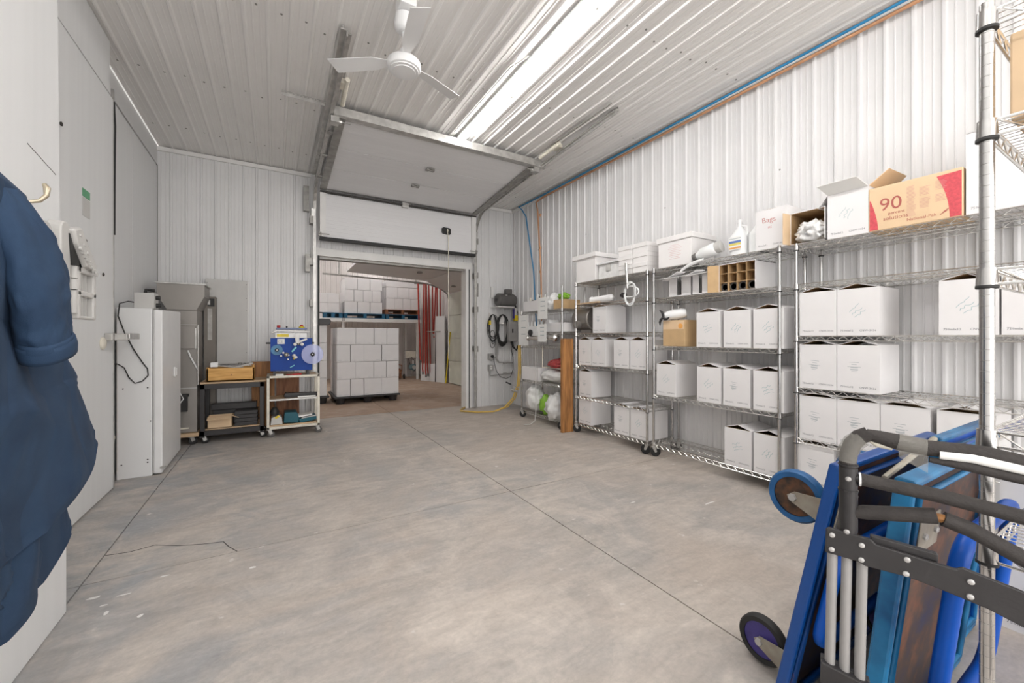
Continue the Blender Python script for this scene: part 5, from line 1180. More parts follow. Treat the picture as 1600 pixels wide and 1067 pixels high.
mb = MB(); mb.tube([(3.35, 5.52, 1.13), (3.35, 5.52, .75), (3.34, 5.54, .5), (3.30, 5.62, .28), (3.22, 5.75, .12), (3.10, 5.90, .04), (2.9, 6.1, .018), (2.7, 6.33, .018), (2.75, 6.44, .018), (2.86, 6.56, .018), (2.9, 6.62, .02)], .014, 8); single(mb, 'yellow_hose', M['hoseyel'], 'yellow hose running down the corner rack and across the floor to the door jamb', 'hose', smooth=50)
mb = MB(); mb.tube([(3.37, 5.50, 1.13), (3.37, 5.50, .72), (3.36, 5.52, .5), (3.33, 5.60, .28), (3.26, 5.72, .13), (3.12, 5.86, .05)], .010, 8); single(mb, 'yellow_hose', M['hoseyel'], 'thinner yellow hose beside the long one, by the short corner rack', 'hose', smooth=50)

# ------------------------------------------------------------------ further room
def stack(base, layers, group, tagname, pallet_h, rotz=0, depth=3, h=.325, W_=.335, N_=.242):
    """layers: list of strings like 'WWNN' bottom first, front faces -y. W: long side in front."""
    bx, by, bz = base
    for li, pat in enumerate(layers):
        x = bx
        for ci, ch in enumerate(pat):
            w = W_ if ch == 'W' else N_; d = N_ if ch == 'W' else W_
            z = bz + li * h; last = ci == len(pat) - 1
            nd = int(round(1.0 / d)) if (ci == 0 or last) else 1
            for k in range(nd):
                j = rnd.uniform(-.004, .004)
                key = ('st', ch)
                if key not in _cp:
                    mb = MB(); mb.box(.003, w - .005, .003, d - .005, 0, h - .006); q = [('body', mb.mesh('body', M['carton']))]
                    p = MB(); put_text(p, '750mlx12', .016, (.02, -.0008, .022), (1, 0, 0), (0, 0, 1)); q.append(('printed_lettering', p.mesh('p', M['inkgrey'], fix=False))); p = MB(); put_text(p, 'CNW-3036', .016, (w - .11, -.0008, .022), (1, 0, 0), (0, 0, 1)); q.append(('printed_lettering', p.mesh('p', M['inkgrey'], fix=False)))
                    _cp[key] = q
                rw = ('bottom row', 'second row up', 'third row up', 'top row')[li] if li < len(layers) - 1 else 'top row'
                if k == 0: lab = f'white carton in the {rw} of the {tagname}, {ORD[ci]} in front'
                else: lab = f'white carton in the {rw} of the {tagname}, {"left" if ci == 0 else "right"} side, {ORD[k]} deep'
                t = thing('carton', lab, 'box', (x + j, by + k * d + j, z + .001), 0, group)
                for nm, me in _cp[key]: link(nm, me, t)
            x += w
stack((1.005, 8.20, .142), ['NNWW', 'WWNN', 'NNWW', 'WWNN'], 'white cartons stacked on the floor pallet', 'floor pallet stack', .14)
def plastic_pallet(label, x0, x1, y0, y1, z, mat, h=.14, feet=True):
    t = thing('pallet', label, 'pallet', ((x0 + x1) / 2, (y0 + y1) / 2, z))
    MB().box(x0, x1, y0, y1, z + h - .035, z + h).build('deck', mat, t, bevel=.008)
    for i in range(3):
        for j in range(3):
            x = x0 + .12 + (x1 - x0 - .24) * i / 2; y = y0 + .10 + (y1 - y0 - .2) * j / 2
            mb = MB(); mb.lathe([(.07, 0), (.09, h - .03)], (x, y, z), n=14); mb.build('foot', mat, t, smooth=40)
plastic_pallet('black plastic pallet under the white cartons on the floor of the further room', .955, 2.17, 8.15, 9.2, .001, M['bkplastic'])
# wrapped column of cartons seen past the left jamb, black pallet on top
for i in range(4):
    mb = MB(); z = .15 + i * .335; mb.box(.30, .86, 8.45, 8.95, z, z + .33); single(mb, 'carton', M['carton'], f'white carton half hidden by the left door jamb, {("lowest", "second up", "third up", "topmost")[i]} of its column', 'box', 'column of cartons behind the left jamb', bevel=.004)
plastic_pallet('black pallet under the column of cartons behind the left jamb', .27, .90, 8.4, 9.0, .001, M['bkplastic'], .145)
mb = MB(); mb.prism([(.25, 1.49), (.28, 1.61), (.90, 1.61), (.93, 1.57), (.90, 1.49)], 8.4, 9.0, 'y'); single(mb, 'pallet_cover', M['bkplastic'], 'black plastic cover on top of the carton column behind the left jamb', 'cover', bevel=.008)
# storage platform on the far side
t = thing('storage_platform', 'white timber storage platform high along the far wall', 'shelf', (2.4, 12.5, 0))
MB().box(1.10, 3.80, 11.88, 11.93, 1.69, 1.785).build('front_beam', M['trimw'], t)
MB().box(1.10, 3.80, 11.93, 13.3, 1.75, 1.784).build('deck', M['ply'], t)
for x in (1.62, 3.70): MB().box(x - .03, x + .03, 11.94, 12.0, 0, 1.75).build('post', M['trimw'], t)
for x in (1.15, 3.70): MB().box(x - .03, x + .03, 13.2, 13.26, 0, 1.75).build('post', M['trimw'], t)
mb = MB(); mb.box(1.6, 1.612, 11.87, 11.88, 1.70, 1.80); mb.box(1.635, 1.647, 11.87, 11.88, 1.70, 1.80); mb.build('strap', M['black'], t)
def wood_pallet(label, x0, x1, y0, y1, z, mat, h=.14):
    t = thing('pallet', label, 'pallet', ((x0 + x1) / 2, (y0 + y1) / 2, z))
    for i in range(3):
        x = x0 + (x1 - x0 - .09) * i / 2; MB().box(x, x + .09, y0, y1, z + .018, z + h - .02).build('block', mat, t)
    for k in range(5):
        y = y0 + (y1 - y0 - .1) * k / 4; MB().box(x0, x1, y, y + .1, z + h - .02, z + h).build('top_slat', mat, t)
    for k in (0, 2, 4):
        y = y0 + (y1 - y0 - .1) * k / 4; MB().box(x0, x1, y, y + .1, z, z + .018).build('bottom_slat', mat, t)
wood_pallet('blue pallet at the left end of the storage platform', .98 + .14, 1.60, 11.9, 12.9, 1.786, M['palblue'])
wood_pallet('blue pallet in the middle of the storage platform', 1.64, 2.74, 11.9, 12.9, 1.786, M['palblue'])
wood_pallet('blue pallet at the right of the storage platform', 2.76, 3.76, 11.9, 12.9, 1.786, M['palblue'])
wood_pallet('dark wooden pallet on the blue one at the right of the storage platform', 2.74, 3.76, 11.92, 12.9, 1.928, M['dkwood'])
for i in range(2):
    for c in range(2):
        mb = MB(); mb.box(.96 + c * .28, .96 + c * .28 + .277, 11.93, 12.4, 1.93 + i * .26, 1.93 + i * .26 + .257); single(mb, 'carton', M['carton'], f'white carton on the left blue pallet up on the platform, {("lower", "upper")[i]} {("left", "right")[c]} one', 'box', 'cartons on the left platform pallet', bevel=.004)
mb = MB(); mb.box(.94, 1.10, 11.9, 12.4, 1.35, 1.90); single(mb, 'carton', M['carton'], 'white carton column end at the left of the storage platform', 'box')
stack((1.66, 11.94, 1.93), ['WWW', 'NNNN', 'WWW'], 'white cartons on the middle platform pallet', 'middle platform stack', .14)
stack((2.78, 11.96, 2.072), ['NNNN', 'WWW'], 'white cartons on the right platform pallet', 'right platform stack', .14)
MB_ = MB(); MB_.box(2.78, 3.78, 11.96, 12.6, 2.727, 2.90); single(MB_, 'carton', M['carton'], 'flat white carton laid across the right stack on the storage platform', 'box', bevel=.004)
# hoses
def hoses():
    data = [(3.50, 2.77, 3.56, .62), (3.66, 2.77, 3.62, .28), (3.70, 2.77, 3.70, .20), (3.74, 2.77, 3.78, .22), (3.80, 2.77, 3.86, .12), (3.90, 2.77, 3.92, 1.36), (4.02, 2.77, 3.96, 1.25), (4.05, 2.77, 4.05, 1.20), (4.13, 2.77, 4.14, 1.05)]
    for i, (x0, z0, x1, z1) in enumerate(data):
        y = 11.25 - .03 * (i % 3)
        x0 = min(x0, 4.18); x1 = min(x1, 4.18)
        mb = MB(); mb.tube([(x0, y, z0), ((x0 * 2 + x1) / 3, y, z0 * .6 + z1 * .4), (x1, y, z1 + .1), (x1 + .01, y, z1)], .022, 8)
        t = thing('red_hose', f'red hose hanging in the further room, {ORD[i] if i < 8 else "rightmost"} from the left', 'hose', (x0, y, z1), 0, 'hanging red hoses')
        mb.build('hose', M['redhose'], t, smooth=50); mb = MB(); mb.lathe([(.024, 0), (.026, -.07)], (x1 + .01, y, z1), n=10); mb.build('coupling', M['galv'] if i > 4 else M['motor'], t, smooth=40)
hoses()
mb = MB(); mb.cyl((3.40, 11.27, 2.78), (4.24, 11.27, 2.78), .02, 8); mb.box(3.42, 3.46, 11.25, 11.29, 2.78, 3.95); single(mb, 'hose_rail', M['dkgalv'], 'steel rail the red hoses hang from', 'rail', smooth=40)
mb = MB(); mb.cyl((3.75, 11.2, 1.42), (4.24, 10.4, 1.42), .016, 8); single(mb, 'wall_pipe', M['dkgalv'], 'dark horizontal pipe behind the red hoses', 'pipe', smooth=40)
# boards leaning on the right side of the further room
for i, (xa, ya, xb, yb, h) in enumerate([(3.70, 11.60, 3.93, 11.02, .50), (3.94, 10.98, 4.06, 10.62, 1.85), (4.12, 11.5, 4.2, 10.95, 1.8)]):
    mb = MB(); mb.beam((xa, ya, h / 2), (xb, yb, h / 2), .025, h); single(mb, 'white_board', M['panelw'], ('short white board standing at the foot of the red hoses', 'tall white board leaning on the right wall of the further room', 'tall white board behind the red hoses')[i], 'board', bevel=.002)
mb = MB(); mb.beam((3.93, 11.0, .0), (3.95, 11.0, 1.4), .03, .04); single(mb, 'dark_bar', M['black'], 'thin dark bar standing between the white boards', 'bar')
mb = MB(); mb.tube([(3.98, 10.35, .02), (4.11, 10.35, 1.40)], .018, 8); single(mb, 'yellow_pole', M['yellow'], 'yellow pole leaning against the pale door of the further room', 'pole', smooth=40)
mb = MB(); mb.tube([(3.0, 7.05, 1.35), (2.985, 7.03, 1.25), (2.98, 7.02, 1.12), (3.0, 7.03, 1.0)], .008, 6) if False else mb.tube([(4.10, 8.9, 1.35), (4.07, 8.88, 1.2), (4.07, 8.88, 1.05), (4.10, 8.9, .92)], .010, 6); single(mb, 'door_handle_strap', M['black'], 'black curved strap on the pale door of the further room', 'strap', smooth=40)
# hand cart with pump
t = thing('pump_cart', 'small steel frame cart with a pump under the storage platform', 'cart', (3.6, 12.3, 0))
mb = MB()
for x in (3.41, 3.80): mb.tube([(x, 12.3, .06), (x, 12.3, .86)], .014, 8); mb.tube([(x, 12.3, .10), (x, 12.05, .10)], .014, 8)
mb.tube([(3.41, 12.3, .86), (3.80, 12.3, .86)], .014, 8); mb.tube([(3.41, 12.3, .62), (3.80, 12.3, .62)], .010, 8); mb.tube([(3.41, 12.05, .10), (3.80, 12.05, .10)], .014, 8)
mb.build('frame', M['galv'], t, smooth=40)
MB().box(3.44, 3.77, 12.28, 12.31, .64, .84).build('plate', M['cream'], t)
mb = MB(); mb.lathe([(.05, -.14), (.10, -.12), (.10, .08), (.05, .10)], (3.62, 12.18, .36), (0, 1, 0), 18); mb.build('pump', pm('teal_pump', (.12, .2, .22), .5), t, smooth=40)
mb = MB(); mb.lathe([(.06, 0), (.06, -.03), (.02, -.03)], (3.62, 12.03, .36), (0, 1, 0), 18); mb.cyl((3.62, 12.1, .45), (3.62, 12.1, .56), .04, 10); mb.build('pump_head', M['alu'], t, smooth=40)
mb = MB(); mb.tube([(3.55, 12.2, .44), (3.5, 12.2, .6), (3.58, 12.2, .68), (3.68, 12.2, .55), (3.72, 12.2, .35), (3.66, 12.2, .2)], .008, 6); mb.build('cable', M['black'], t, smooth=40)
for x in (3.39, 3.82): mb = MB(); mb.lathe([(.02, -.02), (.07, -.02), (.07, .02), (.02, .02)], (x, 12.3, .075), (1, 0, 0), 14); mb.build('wheel', M['black'], t, smooth=40)
mb = MB(); mb.lathe([(.06, 0), (.10, .02), (.10, .25), (.05, .30)], (3.22, 12.3, .02), n=14); mb.tube([(3.15, 12.2, .1), (3.28, 12.15, .25), (3.3, 12.2, .42), (3.18, 12.2, .45)], .015, 6); single(mb, 'small_pump', M['dkwood'], 'dark brown pump on the floor left of the pump cart', 'pump', smooth=40)
mb = MB(); mb.tube([(1.25, 12.2, 1.5), (1.5, 12.2, 1.5)], .01, 6); mb.box(1.05, 1.35, 9.9, 10.4, .0, .5); single(mb, 'dark_crate', M['motor'], 'dark crate on the floor left of the floor pallet', 'crate', bevel=.01) if False else None
# ------------------------------------------------------------------ navy coats on the near left leaf
def garment(name, rings, parent, folds=7, amp=.02, seed=0, nu=140, nv=70, hem=None, wall=-.806, label=None):
    """rings: (t, z, y0, y1, xf) top to bottom; closed cloth tube hanging off the wall"""
    def itp(t):
        for a, b in zip(rings[:-1], rings[1:]):
            if t <= b[0]:
                k = (t - a[0]) / (b[0] - a[0]); k = k * k * (3 - 2 * k)
                return [a[i] + (b[i] - a[i]) * k for i in range(1, 5)]
        return list(rings[-1][1:])
    def fn(u, v):
        z, y0, y1, xf = itp(v); a = 2 * pi * u; yc = (y0 + y1) / 2; ry = (y1 - y0) / 2; xb = wall; xc = (xf + xb) / 2; rx = (xf - xb) / 2
        w = min(1, v * 1.6)
        s1 = sin(folds * a + seed + 1.5 * sin(v * 3 + seed)); f = (abs(s1) ** .8 * (1 if s1 > 0 else -1)) * .7 + sin((folds * 2 - 3) * a + seed * 2 + v * 2) * .3
        f += (.5 - abs(noise.noise(Vector((cos(a) * 1.5 + v * 1.2, sin(a) * 1.5, v * 3 + seed)))) ** .7 * 1.6) * 1.1 + noise.noise(Vector((cos(a) * 4, sin(a) * 4, v * 9 + seed))) * .35
        f *= amp * w
        ca, sa = cos(a), sin(a); q_ = (abs(ca) ** 3 + abs(sa) ** 3) ** (-1 / 3); x = xc + (rx * q_ + f) * ca; y = yc + (ry * q_ + f * 1.2) * sa
        x = max(x, wall)
        if hem is not None: z += hem(y, x) * (v ** 3)
        z += .006 * sin(9 * a + seed) * v
        return (x, y, z)
    mb = MB(); mb.grid(fn, nu, nv, closeu=True)
    o = mb.build(name, M['navy'], parent, smooth=70, solid=.004, fix=False)
    if hem is not None:      # turned and stitched hem band
        hb = MB()
        def fh(u, v):
            x, y, z = fn(u, .955 + .045 * v); xc_ = (wall + x) / 2; cx_ = -.70; cy_ = (itp(1)[1] + itp(1)[2]) / 2; d_ = Vector((x - cx_, y - cy_, 0)).normalized() * .0035
            return (x + d_.x, y + d_.y, z)
        hb.grid(fh, nu, 4, closeu=True); hb.build('hem_band', M['navy'], parent, smooth=70, fix=False)
    return o, fn
def sleeve(name, pts, rs, seed, par, cuff=True, flat=.8):
    mb = MB(); n = 56; pts = [Vector(p) for p in pts]; segs = 60
    def P_(v):
        f = v * (len(pts) - 1); i = min(int(f), len(pts) - 2); k = f - i
        p0 = pts[max(i - 1, 0)]; p1 = pts[i]; p2 = pts[i + 1]; p3 = pts[min(i + 2, len(pts) - 1)]
        return .5 * ((2 * p1) + (p2 - p0) * k + (2 * p0 - 5 * p1 + 4 * p2 - p3) * k * k + (3 * p1 - p0 - 3 * p2 + p3) * k ** 3), rs[i] + (rs[i + 1] - rs[i]) * k
    def frame(v):
        c, r = P_(v); c2, _ = P_(min(1, v + .01)); c1, _ = P_(max(0, v - .01)); d = (c2 - c1).normalized()
        e1 = Vector((1, 0, 0)); e1 = (e1 - d * e1.dot(d)).normalized(); return c, r, d, e1, d.cross(e1)
    def fn(u, v):
        c, r, d, e1, e2 = frame(v); a = 2 * pi * u
        cr = abs(noise.noise(Vector((cos(a) * 1.1, sin(a) * 1.1, v * 5 + seed * 2)))) ** .7
        f = 1 + .06 * sin(3 * a + seed + 4 * v) + .16 * (.45 - cr) + .05 * noise.noise(Vector((cos(a) * 4, sin(a) * 4, v * 14 + seed)))
        q = c + (e1 * cos(a) * flat + e2 * sin(a)) * r * f
        return (max(q.x, -.805), q.y, q.z)
    mb.grid(fn, n, segs, closeu=True); mb.build(name, M['navy'], par, smooth=80, solid=.004, fix=False)
    if cuff:
        c, r, d, e1, e2 = frame(.985)
        for k_, (o_, g_) in enumerate(((0, 1.05), (.012, 1.10))):
            mb = MB()
            def fc(u, v):
                a = 2 * pi * u; rr_ = r * (g_ + .04 * sin(2 * a + k_)) + .004 * (1 - abs(2 * v - 1)); q = c + d * (o_ - .045 * (1 - v)) + (e1 * cos(a) * flat + e2 * sin(a)) * rr_; return tuple(q)
            mb.grid(fc, 40, 5, closeu=True); mb.build('cuff', M['navy'], par, smooth=60, solid=.005, fix=False)
t = thing('work_coat', 'navy cotton work coat with a turned-back sleeve cuff, outermost on the hooks', 'coat', (-.68, 1.6, 1.68))
garment('body', [(0, 1.715, 1.56, 1.67, -.68), (.03, 1.708, 1.48, 1.72, -.65), (.10, 1.66, 1.30, 1.80, -.61), (.26, 1.46, 1.20, 1.88, -.60), (.42, 1.31, 1.15, 1.88, -.60), (.6, 1.12, 1.10, 2.17, -.60), (1, .83, 1.05, 2.42, -.60)], t, 5, .016, 1, hem=lambda y, x: .30 * (y - 2.38) if y > 1.80 else -.174)
sleeve('sleeve', [(-.64, 1.62, 1.63), (-.595, 1.63, 1.52), (-.575, 1.645, 1.40), (-.57, 1.675, 1.29), (-.57, 1.705, 1.21)], [.07, .088, .088, .083, .080], 2, t, True, .6)
sleeve('sleeve', [(-.66, 1.70, 1.64), (-.65, 1.79, 1.55), (-.645, 1.875, 1.44), (-.665, 1.84, 1.34), (-.69, 1.78, 1.18)], [.05, .07, .078, .065, .05], 6, t, False, .7)
t = thing('work_coat', 'longer navy work coat underneath, its lower hems hanging below the outer coat', 'coat', (-.68, 1.5, .5))
garment('body', [(0, 1.40, 1.3, 1.70, -.67), (.3, 1.1, 1.2, 1.90, -.65), (.6, .85, 1.15, 2.10, -.64), (1, .50, 1.1, 2.19, -.64)], t, 7, .025, 5, hem=lambda y, x: max(-.07, .40 * (y - 2.16)))
garment('front_panel', [(0, 1.30, 1.1, 1.60, -.63), (.4, 1.0, 1.1, 1.74, -.62), (1, .56, 1.05, 1.86, -.61)], t, 5, .03, 9, hem=lambda y, x: -.25 * (y - 1.6))
t = thing('work_apron', 'faded navy apron hanging in front of the coats, cut by the frame edge', 'apron', (-.6, 1.3, .6))
garment('body', [(0, 1.32, 1.0, 1.48, -.60), (.4, 1.1, .98, 1.55, -.585), (1, .66, .95, 1.66, -.575)], t, 5, .022, 12)
def hook(name, y, z, label):
    mb = MB(); mb.box(-.8175, -.812, y - .035, y + .012, z - .05, z - .02); mb.tube([(-.812, y - .02, z - .035), (-.79, y - .01, z - .045), (-.765, y, z - .035), (-.75, y + .01, z - .01), (-.75, y + .015, z + .02), (-.758, y + .018, z + .035)], [.007, .007, .007, .008, .011, .007], 10)
    single(mb, name, pm('brass_hook_' + name, (.55, .48, .36), .3, .7), label, 'hook', smooth=50)
hook('coat_hook', 2.22, 1.80, 'bare metal coat hook beside the navy coat collar')
hook('coat_hook_holding', 1.60, 1.73, 'metal hook behind the collar of the navy coat')
bpy.data.objects['coat_hook_holding'].name = 'coat_hook.001'

# folded plastic step stool hanging on the leaf edge
t = thing('folding_stool', 'grey plastic folding step stool hanging folded by the navy coats', 'stool', (-.78, 2.5, 1.35))
def slab(poly, x0, x1, name, mat, bev=.006):
    mb = MB(); mb.prism(poly, x0, x1, 'x'); return mb.build(name, mat, t, bevel=bev)
def rrect(y0, y1, z0, z1, r, n=4):
    pts = []
    for cx, cz, a0 in ((y1 - r, z1 - r, 0), (y0 + r, z1 - r, 90), (y0 + r, z0 + r, 180), (y1 - r, z0 + r, 270)):
        for k in range(n + 1): a = R(a0 + 90 * k / n); pts.append((cx + r * cos(a), cz + r * sin(a)))
    return pts
slab(rrect(2.27, 2.36, 1.35, 1.712, .04), -.813, -.775, 'side_panel', M['greypl']); slab(rrect(2.405, 2.495, 1.38, 1.745, .042), -.813, -.765, 'side_panel', M['greypl'])
mb = MB(); mb.add([], []); 
q = [(2.47, 1.72), (2.55, 1.745), (2.73, 1.60), (2.725, 1.565), (2.60, 1.575), (2.50, 1.66)]
slab(q, -.79, -.745, 'top_step', M['greypl'], .01)
mb = MB()
for k in range(8):
    y = 2.52 + k * .026; z = 1.665 - k * .013; mb.lathe([(.010, 0), (.010, .010)], (-.747, y, z - .02), (1, 0, 0), 8)
for k in range(4): mb.box(-.746, -.742, 2.52 + k * .04, 2.545 + k * .04, 1.70 - k * .033, 1.71 - k * .033)
mb.build('step_ribs', M['greypl'], t, kind='stuff')
mb = MB(); mb.prism([(2.47, 1.70), (2.50, 1.66), (2.60, 1.57), (2.49, 1.57)], -.785, -.76, 'x'); mb.build('dark_gap', M['black'], t)
# lower face with two windows
yb0, yb1 = 2.56, 2.77
mb = MB()
mb.box(-.79, -.76, yb0, yb0 + .03, 1.34, 1.585); mb.box(-.79, -.76, yb1 - .035, yb1, 1.34, 1.585); mb.box(-.79, -.76, yb0, yb1, 1.545, 1.59); mb.box(-.79, -.76, yb0, yb1, 1.44, 1.465); mb.box(-.79, -.76, yb0, yb1, 1.335, 1.35)
mb.build('leg_panel', M['greypl'], t, bevel=.006)
mb = MB(); mb.box(-.795, -.785, yb0 + .02, yb1 - .02, 1.35, 1.55); mb.build('window_back', M['motor'], t)
mb = MB()
for z0, z1 in ((1.465, 1.545), (1.35, 1.44)):
    for k in (1, 2): mb.box(-.785, -.772, yb0 + .03 + k * .048, yb0 + .036 + k * .048, z0, z1)
mb.build('window_rib', M['greypl'], t)
mb = MB(); mb.lathe([(.016, 0), (.016, .10)], (-.775, 2.545, 1.36), n=10); mb.lathe([(.018, .105), (.018, .15)], (-.775, 2.545, 1.36), n=10); mb.lathe([(.016, .155), (.016, .21)], (-.775, 2.545, 1.36), n=10); mb.build('hinge_barrel', M['greypl'], t, smooth=40)

# ------------------------------------------------------------------ platform trolleys standing on edge
def trolley(label, x0, x1, yf, yt, ht, thick, rimmat, facemat, wheels, plates, handle=None, lip=True):
    """leans from (y=yf, z=0) to (y=yt, z=ht). far side = +y carries the casters"""
    L = math.hypot(yt - yf, ht); up = Vector((0, (yt - yf) / L, ht / L)); nn = Vector((0, up.z, -up.y))   # nn points to +y
    t = thing('platform_trolley', label, 'trolley', ((x0 + x1) / 2, yf, 0)); o = Vector((0, yf, .004)); X = Vector((1, 0, 0)); MM = Matrix((X, nn, up)).transposed()
    def pt(x, s, d): return o + X * x + up * s + nn * d
    mb = MB(); r = .03; rw = .022
    W_, H_ = x1 - x0, L
    # rim: four rails with rounded front lip
    for a, b in (((x0 + rw / 2, 0), (x0 + rw / 2, H_)), ((x1 - rw / 2, 0), (x1 - rw / 2, H_)), ((x0, rw / 2), (x1, rw / 2)), ((x0, H_ - rw / 2), (x1, H_ - rw / 2))):
        mb.beam(pt(a[0], a[1], thick / 2), pt(b[0], b[1], thick / 2), thick if a[0] == b[0] else thick, rw, up=X if a[0] == b[0] else up)
    mb.build('rim', rimmat, t, bevel=.007)
    mb = MB(); mb.obox(pt((x0 + x1) / 2, H_ / 2, thick * .55), (W_ - rw * 1.6, .006, H_ - rw * 1.6), MM); mb.build('deck', facemat, t)
    if lip:
        mb = MB(); mb.tube([pt(x0 + .045, .05, .002), pt(x0 + .045, H_ - .05, .002), pt(x1 - .045, H_ - .05, .002), pt(x1 - .045, .05, .002)], .010, 8, closed=True); mb.build('pressed_ridge', rimmat, t, smooth=50)
    for (wx, ws, r_, tyre, rimm) in wheels:
        mb = MB(); c = pt(wx, ws, thick + .125)
        c = Vector((c.x, c.y, max(c.z, r_ + .003)))
        base = pt(wx, ws, thick)
        mb.obox(base + nn * .003, (.11, .006, .12), MM)
        for k in (-1, 1): 
            mb.add([base + X * .026 * k + up * .05, base + X * .026 * k - up * .05, c + X * .026 * k - up * .018, c + X * .026 * k + nn * .02, c + X * .026 * k + up * .022,
                    base + X * .030 * k + up * .05, base + X * .030 * k - up * .05, c + X * .030 * k - up * .018, c + X * .030 * k + nn * .02, c + X * .030 * k + up * .022],
                   [(0, 1, 2, 3, 4), (9, 8, 7, 6, 5), (0, 5, 6, 1), (1, 6, 7, 2), (2, 7, 8, 3), (3, 8, 9, 4), (4, 9, 5, 0)])
        cc = mb.build('caster', M['zincplate'], t)
        mb = MB(); mb.lathe([(r_ * .74, -.017), (r_ * .93, -.018), (r_, -.010), (r_, .010), (r_ * .93, .018), (r_ * .74, .017)], c, X, 32, caps=False); mb.build('tyre', tyre, cc, smooth=40)
        mb = MB(); mb.lathe([(.01, -.014), (r_ * .3, -.014), (r_ * .45, -.008), (r_ * .74, -.012), (r_ * .74, .012), (r_ * .45, .008), (.01, .014)], c, X, 24); mb.build('rim_disc', rimm, cc, smooth=40)
        mb = MB(); mb.lathe([(.013, -.038), (.014, -.033), (.014, .033), (.013, .038)], c, X, 6); mb.build('axle_bolt', M['alu'], cc)
    for (px_, ps, w, h) in plates:
        mb = MB(); mb.obox(pt(px_, ps, -.004), (w, .005, h), MM); p = mb.build('caster_plate', M['zincplate'], t, bevel=.003)
        mb = MB()
        for k in (-1, 1): mb.lathe([(.010, 0), (.010, -.006), (.006, -.009)], pt(px_ + k * w * .28, ps, -.006), nn, 8)
        mb.build('bolt', M['alu'], p)
    if handle:
        hx0, hx1, s0, s1, d0, r_ = handle; rr_ = .07; pts = []
        for cx, cs, a0 in ((hx1 - rr_, s1 - rr_, 0), (hx0 + rr_, s1 - rr_, 90), (hx0 + rr_, s0 + rr_, 180), (hx1 - rr_, s0 + rr_, 270)):
            for k in range(5): a = R(a0 + 90 * k / 4); pts.append(pt(cx + rr_ * cos(a), cs + rr_ * sin(a), d0))
        mb = MB(); mb.tube(pts, r_, 12, closed=True); mb.build('push_handle', M['blue'], t, smooth=50)
    return t
trolley('blue platform trolley on edge, its blue and purple wheels sticking out over the floor', 1.45, 2.30, .715, .545, .86, .035, M['bluechip'], M['rust'],
        [(1.62, .66, .092, M['bluewheel'], M['rustdisc']), (1.62, .06, .088, M['black'], M['purple']), (2.15, .66, .088, M['bluewheel'], M['rustdisc']), (2.15, .06, .088, M['black'], M['purple'])],
        [(1.55, .70, .13, .11), (1.60, .55, .16, .08)], (1.485, 2.15, .27, .60, -.035, .018))
trolley('middle blue platform trolley with a pale rounded top edge, behind the two others', 1.95, 2.62, .505, .455, .905, .03, M['blue_lt'], M['blue'], [], [], None)
trolley('blue platform trolley nearest the camera with a bright light blue rim', 1.45, 2.27, .478, .385, .865, .045, M['blue_lt'], M['rust'], [(2.05, .12, .06, M['black'], M['purple'])], [(1.60, .70, .16, .10)], (1.505, 2.05, .18, .735, -.085, .020))
mb = MB(); mb.tube([(1.52, .47, .845), (1.78, .43, .935)], .008, 8); single(mb, 'steel_rod', M['zincplate'], 'thin steel rod poking up between the two blue trolley decks', 'rod', smooth=40)

# ------------------------------------------------------------------ folding hand truck with foam handle
t = thing('folding_hand_truck', 'folding hand truck with torn black foam handle before the blue trolleys', 'hand truck', (1.25, .40, 0))
E_ = Vector((.11, -.25, 0)).normalized(); Nn = Vector((E_.y, -E_.x, 0)) * -1     # Nn: horizontal normal
if Nn.x > 0: Nn = -Nn                                                             # toward the camera side (-x)
O_ = Vector((1.208, .489, 0))
def hp(s, z, d=0): return O_ + E_ * s + Vector((0, 0, z)) + Nn * d
def plate(poly, d0, d1, name, mat, bev=.003):
    n = len(poly); mb = MB(); mb.add([hp(s, z, d0) for s, z in poly] + [hp(s, z, d1) for s, z in poly], [tuple(range(n)), tuple(range(2 * n - 1, n - 1, -1))] + [(i, n + i, n + (i + 1) % n, (i + 1) % n) for i in range(n)]); return mb.build(name, mat, t, bevel=bev)
plate([(-.002, .712), (.0, .772), (.006, .776), (.085, .770), (.095, .760), (.225, .745), (.235, .752), (.315, .732), (.42, .70), (.47, .69), (.47, .60), (.42, .615), (.345, .648), (.27, .676), (.21, .690), (.15, .701), (.075, .702), (.06, .709)], .008, .018, 'cross_bracket', M['bkplastic'])
plate([(.085, .775), (.20, .765), (.20, .745), (.085, .755)], -.01, .006, 'bracket_tab', M['bkplastic'])
mb = MB()
for s, z in ((.012, .760), (.011, .724), (.068, .751), (.067, .716), (.147, .742), (.145, .709), (.246, .726), (.245, .694), (.36, .70), (.36, .665)):
    mb.lathe([(.0062, 0), (.0058, .003), (.003, .0045)], hp(s, z, .018), Nn, 12)
mb.lathe([(.0062, 0), (.003, .004)], hp(.043, .905, .019), Nn, 12); mb.lathe([(.0062, 0), (.003, .004)], hp(.040, .776, .020), Nn, 12)
mb.build('rivet', M['alu'], t, smooth=40)
for i, (s0, s1, m_) in enumerate(((.014, .008, 0), (.042, .036, 0), (.071, .065, 0))):
    mb = MB(); mb.cyl(hp(s0, .735), hp(s1, .40 if i else .42), .0108, 18); mb.build('tube', M['tubegrey'], t, smooth=40)
plate([(-.01, .435), (.085, .418), (.09, .41), (.09, .30), (-.012, .30)], .0, .020, 'lower_bracket', M['bkplastic']); plate([(-.01, .435), (.085, .418), (.085, .30), (-.012, .30)], -.022, -.002, 'lower_bracket', M['bkplastic'])
mb = MB(); mb.lathe([(.0065, 0), (.003, .004)], hp(.045, .40, .02), Nn, 12); mb.build('rivet', M['alu'], t)
for s in (.008, .036, .065):   # lower stage of the telescope down to the axle
    mb = MB(); mb.cyl(hp(s, .31), hp(s - .006, .10), .013, 14); mb.build('tube', M['tubegrey'], t, smooth=40)
